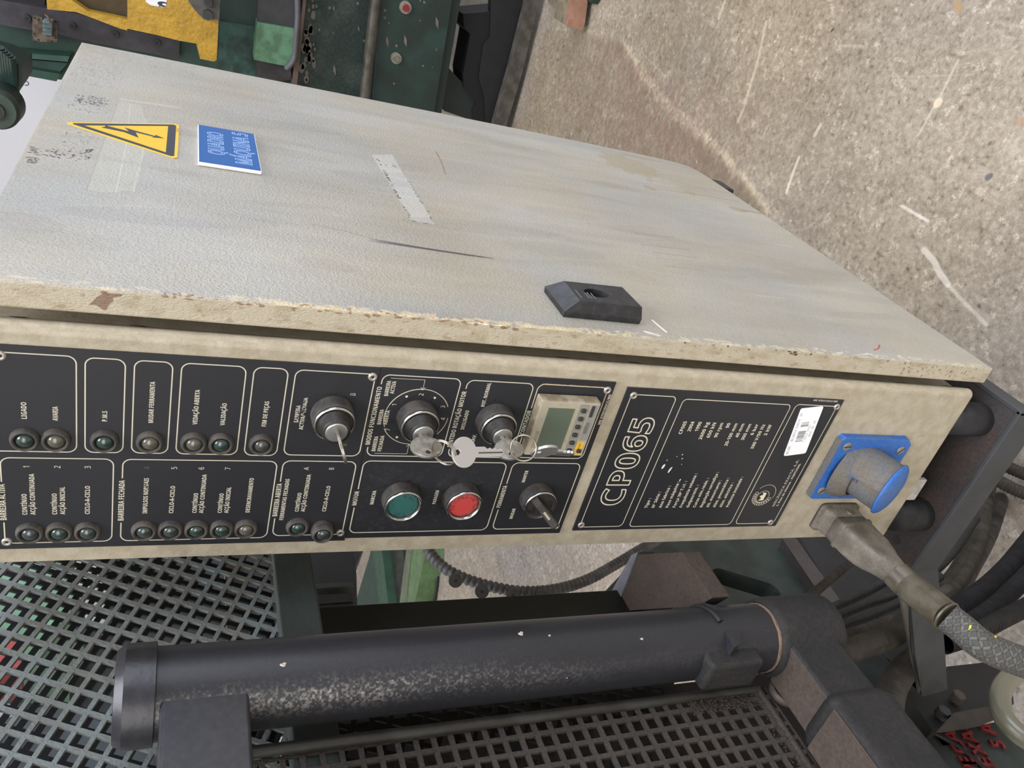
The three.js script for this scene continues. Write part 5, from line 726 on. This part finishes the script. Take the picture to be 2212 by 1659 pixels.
// ---------------------------------------------------------------- seen through and past the guards
{ const mint = wornMat(0x699276, 0x63876e, { amount: 0.3, grain: 5, size: 0.4, seed: 141 }, { roughness: 0.6 });
  const t = thing('press_column', 'dark teal press column filling the space behind the perforated guard', 'machine part', [-0.1, 0.9, -1.4]);
  obj('column', prism(onZ(-1.3, [-400, 1050], [640, 1050], [640, 1420], [560, 1800], [-400, 1800]), V(0.3, 0, -0.3)), wornMat(0x1c2023, 0x272321, { amount: 0.5, size: 0.5, seed: 142 }), t);
  tag(obj('mint_panel', prism(onZ(-0.8, [-160, 1210], [120, 1190], [168, 1240], [150, 1330], [90, 1380], [-160, 1400]), V(0, 0, -0.05)), mint), 'pale mint green machine panel glimpsed through the upper holes of the perforated guard', 'machine panel');
  const grn = wornMat(0x465a49, 0x364438, { size: 0.3, seed: 143 });
  tag(obj('olive_panel', prism(onZ(-1.25, [40, 1385], [160, 1350], [190, 1420], [150, 1500], [50, 1480]), V(0, 0, -0.05)), grn), 'olive green machine panel glimpsed through the middle holes of the perforated guard', 'machine panel');
  tag(obj('red_box', prism(onZ(-0.7, [-60, 1380], [50, 1372], [46, 1440], [-60, 1460]), V(0.0, 0, -0.06)), wornMat(0x913e39, 0x7c322e, { size: 0.2 })), 'red box glimpsed through the perforated guard at the far left', 'box');
  tag(obj('paper_sheet', prism(onZ(-0.75, [158, 1200], [205, 1200], [240, 1290], [225, 1370], [190, 1350], [170, 1280]), V(0, 0, -0.004)), mat({ color: 0x9f9c95, roughness: 0.9 })), 'crumpled white paper glimpsed through the upper holes of the perforated guard', 'paper');
  tag(obj('paper_sheet', prism(onZ(-0.75, [-80, 1528], [20, 1520], [62, 1540], [56, 1572], [-80, 1580]), V(0, 0, -0.004)), mat({ color: 0xa5a7a5, roughness: 0.9 })), 'white paper glimpsed through the lower left holes of the perforated guard', 'paper');
  tag(obj('sloped_cover', prism(onZ(-0.7, [-60, 1575], [110, 1520], [330, 1600], [330, 1760], [-60, 1760]), V(0, 0, -0.04)), wornMat(0x3b4247, 0x333739, { size: 0.3 })), 'slate grey cover glimpsed through the lowest holes of the perforated guard', 'machine part');
}
{ const lime = wornMat(0x55704a, 0x4a6240, { amount: 0.35, grain: 6, size: 0.3, seed: 151 }, { roughness: 0.5 });
  const low = (y, ...uv) => prism(onY(y, ...uv), V(0, -y + 0.001, 0));
  const t = thing('green_floor_frame', 'light green painted steel floor frame with splayed bars beyond the press post', 'machine frame', at(860, 1300, 'y', 0).toArray());
  obj('slanted_bar', low(0.12, [888, 1150], [920, 1150], [916, 1210], [892, 1320], [866, 1328]), lime, t);
  obj('bar_flange', low(0.125, [882, 1150], [893, 1150], [874, 1328], [860, 1328]), wornMat(0x5c6652, 0x4e5846, { size: 0.3 }), t);
  obj('brace', low(0.1, [800, 1150], [820, 1150], [843, 1335], [824, 1335]), wornMat(0x2c4a38, 0x284031, { size: 0.3 }), t);
  obj('side_panel', low(0.05, [801, 1150], [800, 1195], [755, 1345], [840, 1345], [826, 1290], [806, 1150]), wornMat(0x213a2e, 0x203226, { size: 0.3 }), t);
  obj('rear_panel', low(0.04, [815, 1150], [864, 1150], [878, 1240], [864, 1335], [825, 1345]), wornMat(0x252a26, 0x2d312b, { amount: 0.6, size: 0.3 }), t);
  const onFloor = (...uv) => onY(0.012, ...uv);
  tag(obj('floor_cable', hose(onFloor([874, 1090], [879, 1190], [881, 1236], [879, 1290]), 0.012, {}), hoseBlack), 'short black cable lying beside the light green floor frame bar', 'cable');
  tag(obj('floor_cable', hose(onFloor([952, 1100], [947, 1220], [943, 1270], [936, 1310], [922, 1360]), 0.0085, {}), hoseBlack), 'thin black cable lying across the pale floor behind the conduit', 'cable');
}
// ---------------------------------------------------------------- far green press, upper part of the photograph
const FX = 3.4, Fp = (dx, ...uv) => onX(FX + dx, ...uv);
const pressGreen = wornMat(0x1c342e, 0x162723, { amount: 0.4, grain: 6, size: 0.9, seed: 161 }, { roughness: 0.5 });
const pressTeal = wornMat(0x28493f, 0x213e36, { amount: 0.4, grain: 7, size: 0.7, seed: 162 }, { roughness: 0.5 });
{ const t = thing('far_press', 'large dark green machine press with worn paint, red button and grey pipe across the aisle', 'machine', [3.8, 0, -0.9]);
  const wornPaint = wornMat(0x182922, 0x5c5a52, { own: true, amount: 0.35, grain: 12, size: 0.8, cells: 9, seed: 163 }, { roughness: 0.7 });
  const cast = (name, dx, m, dep, ...uv) => obj(name, prism(Fp(dx, ...uv), V(dep, 0, 0)), m, t);
  cast('lower_panel', 0, pressGreen, 1.5, [824, -40], [984, -40], [975, 10], [938, 240], [920, 330], [770, 330], [784, 210]);  // depth stretched out of view to shade the space below
  cast('panel_side', 0.02, wornMat(0x13221c, 0x1a2520, { size: 0.5 }), 1.4, [970, -40], [1002, -40], [990, 30], [955, 235], [945, 300], [915, 300]);
  cast('upper_panel', 0.05, wornPaint, 0.6, [650, -40], [830, -40], [795, 210], [780, 300], [620, 300], [642, 170]);
  { // flaked paint along the strip
    const R = rng(33), fl = wornMat(0x68625a, 0x524c44, { size: 0.2, seed: 164 }); for (let i = 0; i < 34; i++) { const k = R(), u0 = 668 - k * 20 + R() * R() * 44, v0 = k * 175, pts = []; const r0 = 3 + R() * 8; for (let j = 0; j < 7; j++) { const a = j / 7 * 6.28; pts.push([u0 + Math.cos(a) * r0 * (0.5 + R() * 0.2), v0 + Math.sin(a) * r0 * (0.9 + R() * 0.4)]); } cast('paint_flake', 0.044, fl, 0.01, ...pts); }
    for (let i = 0; i < 22; i++) { const u0 = 700 + R() * 250, v0 = R() * 200, r0 = 0.8 + R() * 2, l = R() > 0.6 ? 5 : 1.4; if (u0 > 790 && u0 < 830) continue; cast('paint_flake', u0 < 800 ? 0.047 : -0.003, fl, 0.005, [u0 - r0, v0 - r0 * l], [u0 + r0, v0 - r0], [u0 + r0 * 0.8, v0 + r0 * l], [u0 - r0 * 1.2, v0 + r0]); } }
  { const a = at(818, -60, 'x', FX - 0.03), b = at(780, 290, 'x', FX - 0.03); obj('pipe', cyl(a, b, 0.026, 0.026, 28), wornMat(0x4e4b44, 0x3e473a, { amount: 0.5, size: 0.3, seed: 165 }, { roughness: 0.4, metalness: 0.3 }), t); const c = at(829, -60, 'x', FX - 0.005), d = at(797, 290, 'x', FX - 0.005); obj('thin_pipe', cyl(c, d, 0.007, 0.007, 14), wornMat(0x2a424b, 0x273436, { size: 0.2 }), t); }
  cast('copper_strip', 0.0, wornMat(0x5a4840, 0x443833, { size: 0.3, seed: 166 }), 0.04, [660, -40], [666, -40], [642, 180], [636, 290], [626, 290], [630, 180]);
  const knob = (u, v, r, m, m2, name) => { const p = at(u, v, 'x', FX), k = 0.0021; const b = obj(name, cyl(p, p.clone().add(V(-0.02, 0, 0)), r * k, r * k * 0.92, 30), m, t); obj(name + '_centre', cyl(p.clone().add(V(-0.015, 0, 0)), p.clone().add(V(-0.03, 0, 0)), r * k * 0.62, r * k * 0.5, 24), m2, b); return b; };
  knob(875, 15.5, 13, wornMat(0x847d70, 0x6d655a, { size: 0.1 }), wornMat(0x822029, 0x661c23, { size: 0.1 }), 'push_button').userData.label = 'red button in a pale ring'; knob(855, 125, 12, wornMat(0x7d7a69, 0x666354, { size: 0.1 }), wornMat(0x69665a, 0x46423b, { size: 0.1 }), 'lock').userData.label = 'pale round lock';
  // upper structure
  cast('ram_plate', 0.15, pressGreen, 0.3, [470, -60], [665, -60], [640, 180], [500, 170], [465, 120]);
  cast('worn_guide', 0.12, wornMat(0x2e4f48, 0x223b35, { amount: 0.7, grain: 12, size: 0.3, cells: 8, seed: 167 }), 0.1, [474, 48], [550, 58], [556, 172], [500, 170], [470, 150]);
  cast('mint_box', -0.05, wornMat(0x527a5d, 0x42694f, { amount: 0.4, grain: 8, size: 0.3, seed: 168 }), 0.12, [556, 48], [636, 62], [630, 146], [549, 129]);
  cast('rubber_boot', -0.03, wornMat(0x2e3033, 0x3e3c38, { size: 0.2, seed: 169 }), 0.12, [558, -40], [642, -40], [636, 62], [556, 48]);
  { const pts = [at(640, -40, 'x', FX - 0.06), at(643, 20, 'x', FX - 0.06), at(640, 80, 'x', FX - 0.06), at(634, 130, 'x', FX - 0.06), at(618, 150, 'x', FX - 0.06)]; obj('grey_hose', hose(pts, 0.012, {}), wornMat(0x525258, 0x3e3e42, { size: 0.2 }), t); }
  cast('under_box', 0.0, greyIron, 0.1, [552, 128], [628, 148], [630, 172], [600, 176], [556, 168]);
  cast('side_rail', 0.1, wornMat(0x2e2c33, 0x3e3b42, { amount: 0.5, size: 0.4, seed: 171 }, { roughness: 0.5 }), 0.1, [-60, -10], [12, 2], [100, 18], [168, 30], [270, 62], [388, 88], [387, 130], [340, 118], [200, 92], [125, 74], [14, 56], [-60, 40]);
  for (const [u, v] of [[59, 39], [156, 55], [249, 73], [339, 91]]) { const p = at(u, v, 'x', FX + 0.1); obj('rail_bolt', cyl(p, p.clone().add(V(-0.015, 0, 0)), 0.016, 0.014, 20), greyIron, t); obj('bolt_socket', cyl(p.clone().add(V(-0.01, 0, 0)), p.clone().add(V(-0.017, 0, 0)), 0.008, 0.008, 6), mat({ color: 0x0f1013 }), t); }
  cast('body_casting', 0.2, pressTeal, 0.5, [-80, -60], [480, -60], [480, 190], [128, 172], [48, 158], [-80, 130]);
  cast('dark_gap', 0.16, nearBlack, 0.05, [40, -40], [100, -40], [96, 16], [40, 4]);
  cast('casting_lip', 0.1, wornMat(0x305247, 0x28473a, { size: 0.4, seed: 172 }, { roughness: 0.35 }), 0.12, [-60, 104], [30, 112], [90, 118], [150, 122], [146, 134], [80, 128], [30, 124], [-60, 118]);
  cast('casting_lip', 0.12, pressTeal, 0.12, [-60, 120], [30, 126], [80, 130], [146, 136], [128, 158], [60, 148], [-60, 126]);
  cast('casting_foot', 0.08, wornMat(0x224236, 0x1c362c, { size: 0.4, seed: 173 }, { roughness: 0.4 }), 0.14, [40, 145], [130, 160], [122, 176], [48, 162]);
  obj('added_light_block', bx(FX + 0.5, FX + 2.2, 0.95, 3.9, -0.72, 1.6), pressGreen, t);  // unseen mass added to block roof light from behind the press
  // leg and under panel coloured near black as painted underside shade; base
  const leg = mat({ color: 0x07080a, roughness: 0.8 });
  cast('leg', 0.08, leg, 0.2, [1000, 30], [1090, 22], [1110, 60], [1064, 84], [1046, 90], [1036, 150], [1044, 178], [1070, 214], [1085, 240], [1070, 270], [1032, 300], [1020, 240], [1028, 222], [1002, 188], [1000, 160], [1008, 120], [1016, 74], [1002, 58]);
  cast('underside_shade_panel', 0.06, nearBlack, 0.05, [1062, -20], [1142, -20], [1140, 20], [1108, 180], [1088, 290], [1050, 280], [1046, 210], [1034, 168], [1044, 96], [1058, 80]);
  cast('under_arm', 0.1, wornMat(0x16231e, 0x111916, { size: 0.3 }), 0.2, [960, 160], [972, 150], [1004, 184], [1028, 222], [1020, 260], [960, 240], [952, 210]);
  cast('base_plinth', 0.0, wornMat(0x4f4c45, 0x403c36, { amount: 0.5, size: 0.4, seed: 174 }, { roughness: 0.8 }), 0.05, [1144, -60], [1170, -60], [1160, 20], [1128, 160], [1093, 275], [1082, 320], [1058, 320], [1069, 262], [1104, 140], [1136, 12]);
}
{ const t = thing('yellow_guard_arm', 'yellow painted steel guard arm with bolted grey plate and white sticker on the far press', 'guard', at(400, 60, 'x', FX - 0.12).toArray());
  const yel = wornMat(0xb08a24, 0x8a6a1c, { own: true, amount: 0.45, grain: 12, size: 0.35, cells: 7, seed: 181 }, { roughness: 0.4, bumpMap: BUMP_ROUGH, bumpScale: 0.002 });
  const Y = (name, dx, m, dep, ...uv) => obj(name, prism(Fp(dx, ...uv), V(dep, 0, 0)), m, t);
  Y('arm_plate', -0.14, yel, 0.03, [275, -60], [478, -60], [476, 0], [473, 34], [468, 130], [462, 133], [432, 127], [424, 94], [387, 88], [340, 76], [275, 62]);
  Y('lower_flange', -0.13, yel, 0.05, [98, -30], [140, -10], [190, 24], [275, 42], [275, 66], [260, 62], [165, 26], [102, 20]);
  Y('shadow_tinted_recess', -0.06, wornMat(0x443614, 0x342913, { size: 0.3, seed: 182 }), 0.02, [130, -60], [280, -60], [278, 50], [180, 26], [102, 10]);  // back of the opening coloured dark brown, its shadow painted in
  Y('end_plate', -0.16, wornMat(0x52504c, 0x423f3b, { amount: 0.5, size: 0.2, seed: 183 }, { metalness: 0.3 }), 0.02, [405, -60], [477, -60], [475, 0], [474, 42], [440, 42], [421, 22], [406, 0]);
  for (const [u, v, r] of [[449, 31, 10], [450, 4, 9]]) { const p = at(u, v, 'x', FX - 0.16); obj('bolt', cyl(p, p.clone().add(V(-0.02, 0, 0)), r * 0.0021, r * 0.002, 6), greyIron, t); }
  const st = canvasTex(128, 64, (g) => { g.fillStyle = '#dfe0e2'; g.fillRect(0, 0, 128, 64); g.fillStyle = '#2e3238'; g.beginPath(); g.arc(54, 8, 20, 0, 7); g.fill(); g.fillStyle = '#dfe0e2'; g.beginPath(); g.arc(54, 6, 8, 0, 7); g.fill(); g.strokeStyle = '#4a4e54'; g.lineWidth = 4; for (let i = 0; i < 5; i++) { g.beginPath(); g.moveTo(10 + i * 6, 10 + i % 2 * 8); g.lineTo(18 + i * 5, 24); g.stroke(); } });
  const q = Fp(-0.1415, [314, -10], [361, -10], [359, 12], [352, 16], [325, 11], [315, 4]); const sg = prism(q, V(0.001, 0, 0)); const P = sg.attributes.position, U = sg.attributes.uv, b0 = at(314, 16, 'x', FX - 0.1415), b1 = at(361, -10, 'x', FX - 0.1415); for (let i = 0; i < P.count; i++) U.setXY(i, (P.getZ(i) - b0.z) / (b1.z - b0.z), (P.getY(i) - b0.y) / (b1.y - b0.y)); obj('sticker', sg, mat({ map: st, roughness: 0.6 }), t, true);
}
{ const t = thing('terminal_plate', 'corroded metal plate with screw holes and a pale blue connector on the far press casting', 'terminal', at(97, 80, 'x', FX - 0.02).toArray());
  const plate = wornMat(0x665d50, 0x5a4232, { amount: 0.7, grain: 14, size: 0.15, cells: 7, seed: 191 }, { roughness: 0.6, metalness: 0.2 });
  obj('plate', prism(Fp(-0.02, [70, 34], [91, 38], [93, 74], [112, 78], [115, 43], [125, 45], [124, 92], [70, 89]), V(0.02, 0, 0)), plate, t);
  obj('connector', prism(Fp(-0.06, [92, 44], [113, 46], [111, 77], [93, 74]), V(0.05, 0, 0)), wornMat(0x66787c, 0x586566, { size: 0.1 }), t);
  for (const k of [0, 1, 2]) obj('connector_rib', prism(Fp(-0.068, [93, 50 + k * 9], [112, 51 + k * 9], [112, 54 + k * 9], [93, 53 + k * 9]), V(0.01, 0, 0)), wornMat(0x465558, 0x3e4b4e, { size: 0.1 }), t);
  for (const [u, v] of [[75, 39], [83, 42], [120, 47], [75, 74], [83, 86], [112, 90], [120, 82], [76, 90]]) { const p = at(u, v, 'x', FX - 0.021); obj('screw_hole', cyl(p, p.clone().add(V(0.004, 0, 0)), 0.004, 0.004, 10), mat({ color: 0x11100e }), t); }
  obj('wire', hose([at(98, 32, 'x', FX - 0.04), at(104, 38, 'x', FX - 0.06), at(110, 50, 'x', FX - 0.06)], 0.004, {}), wornMat(0x66483b, 0x523a30, { size: 0.1 }), t);
}
{ const t = thing('green_motor', 'dark green motor casting with a round ridged boss, against the white wall', 'motor', at(20, 190, 'x', 2.6).toArray());
  const M = (name, dx, m, dep, ...uv) => obj(name, prism(onX(2.6 + dx, ...uv), V(dep, 0, 0)), m, t);
  const dk = wornMat(0x1a2922, 0x131f1a, { size: 0.3, seed: 201 }, { roughness: 0.5 });
  M('housing', 0.03, dk, 0.2, [-90, 100], [0, 122], [48, 142], [49, 186], [41, 190], [40, 200], [-90, 210]);
  M('mount_plate', 0, dk, 0.03, [-90, 195], [36, 202], [40, 252], [18, 255], [16, 262], [-90, 262]);
  const c = at(0, 226, 'x', 2.6); for (const [r, a, b, m] of [[0.07, 0.02, -0.05, dk], [0.06, -0.05, -0.075, wornMat(0x38463e, 0x2e3b35, { size: 0.2 })], [0.028, -0.075, -0.085, greyIron]]) obj('boss', cyl(c.clone().add(V(a, 0, 0)), c.clone().add(V(b, 0, 0)), r, r * 0.95, 36), m, t);
  for (let i = 0; i < 5; i++) { const p = at(4 + i * 6, 172 + i * 5, 'x', 2.6); obj('cooling_rib', cyl(p.clone().add(V(0.05, 0, -0.04)), p.clone().add(V(-0.0, 0, 0.1)), 0.012, 0.012, 12), pressGreen, t); }
  for (const [u, v] of [[29, 209.5], [32.5, 247.5]]) { const p = at(u, v, 'x', 2.6); obj('plate_hole', cyl(p.clone().add(V(-0.002, 0, 0)), p.clone().add(V(0.002, 0, 0)), 0.0042, 0.0042, 12), wallWhite, t); }
  obj('wire_end', hose([at(48, 173, 'x', 2.62), at(56, 175, 'x', 2.62), at(62, 180, 'x', 2.62), at(60, 184, 'x', 2.62), at(54, 184, 'x', 2.62)], 0.0014, { steps: 24, seg: 6 }), hoseBlack, t);
}
{ const wood = wornMat(0x7d7461, 0x685a48, { amount: 0.5, grain: 10, size: 0.4, seed: 211, stretch: 1 }, { roughness: 0.8 }), pink = wornMat(0x9a7460, 0x7f5e4c, { size: 0.3, seed: 212 });
  const y = 0.1, A = onY(y, [1206, -30], [1236, -30], [1226, 42], [1224, 56], [1196, 38]);
  const t = thing('wooden_beam', 'pale wooden beam end with an orange-pink edge lying on the floor at the top', 'beam', [A[3].x, 0.02, A[3].z]);
  obj('beam', prism(A, V(0, -0.075, 0)), wood, t); obj('painted_edge', prism(onY(y + 0.001, [1232, -30], [1238, -30], [1229, 40], [1224, 57], [1220, 52]), V(0, -0.075, 0)), pink, t);
  const s = onY(0.025, [1178, -20], [1206, -20], [1199, 18], [1186, 8]); tag(obj('wooden_slat', prism(s, V(0, -0.024, 0)), wood), 'short grey slat tucked against the wooden beam at the top', 'slat');
  tag(obj('green_scrap', prism(onY(0.03, [1252, -30], [1300, -30], [1278, 6], [1256, 1]), V(0, -0.029, 0)), pressGreen), 'corner of a green metal piece on the floor beside the wooden beam', 'scrap');
}
renderer.render(scene, camera);
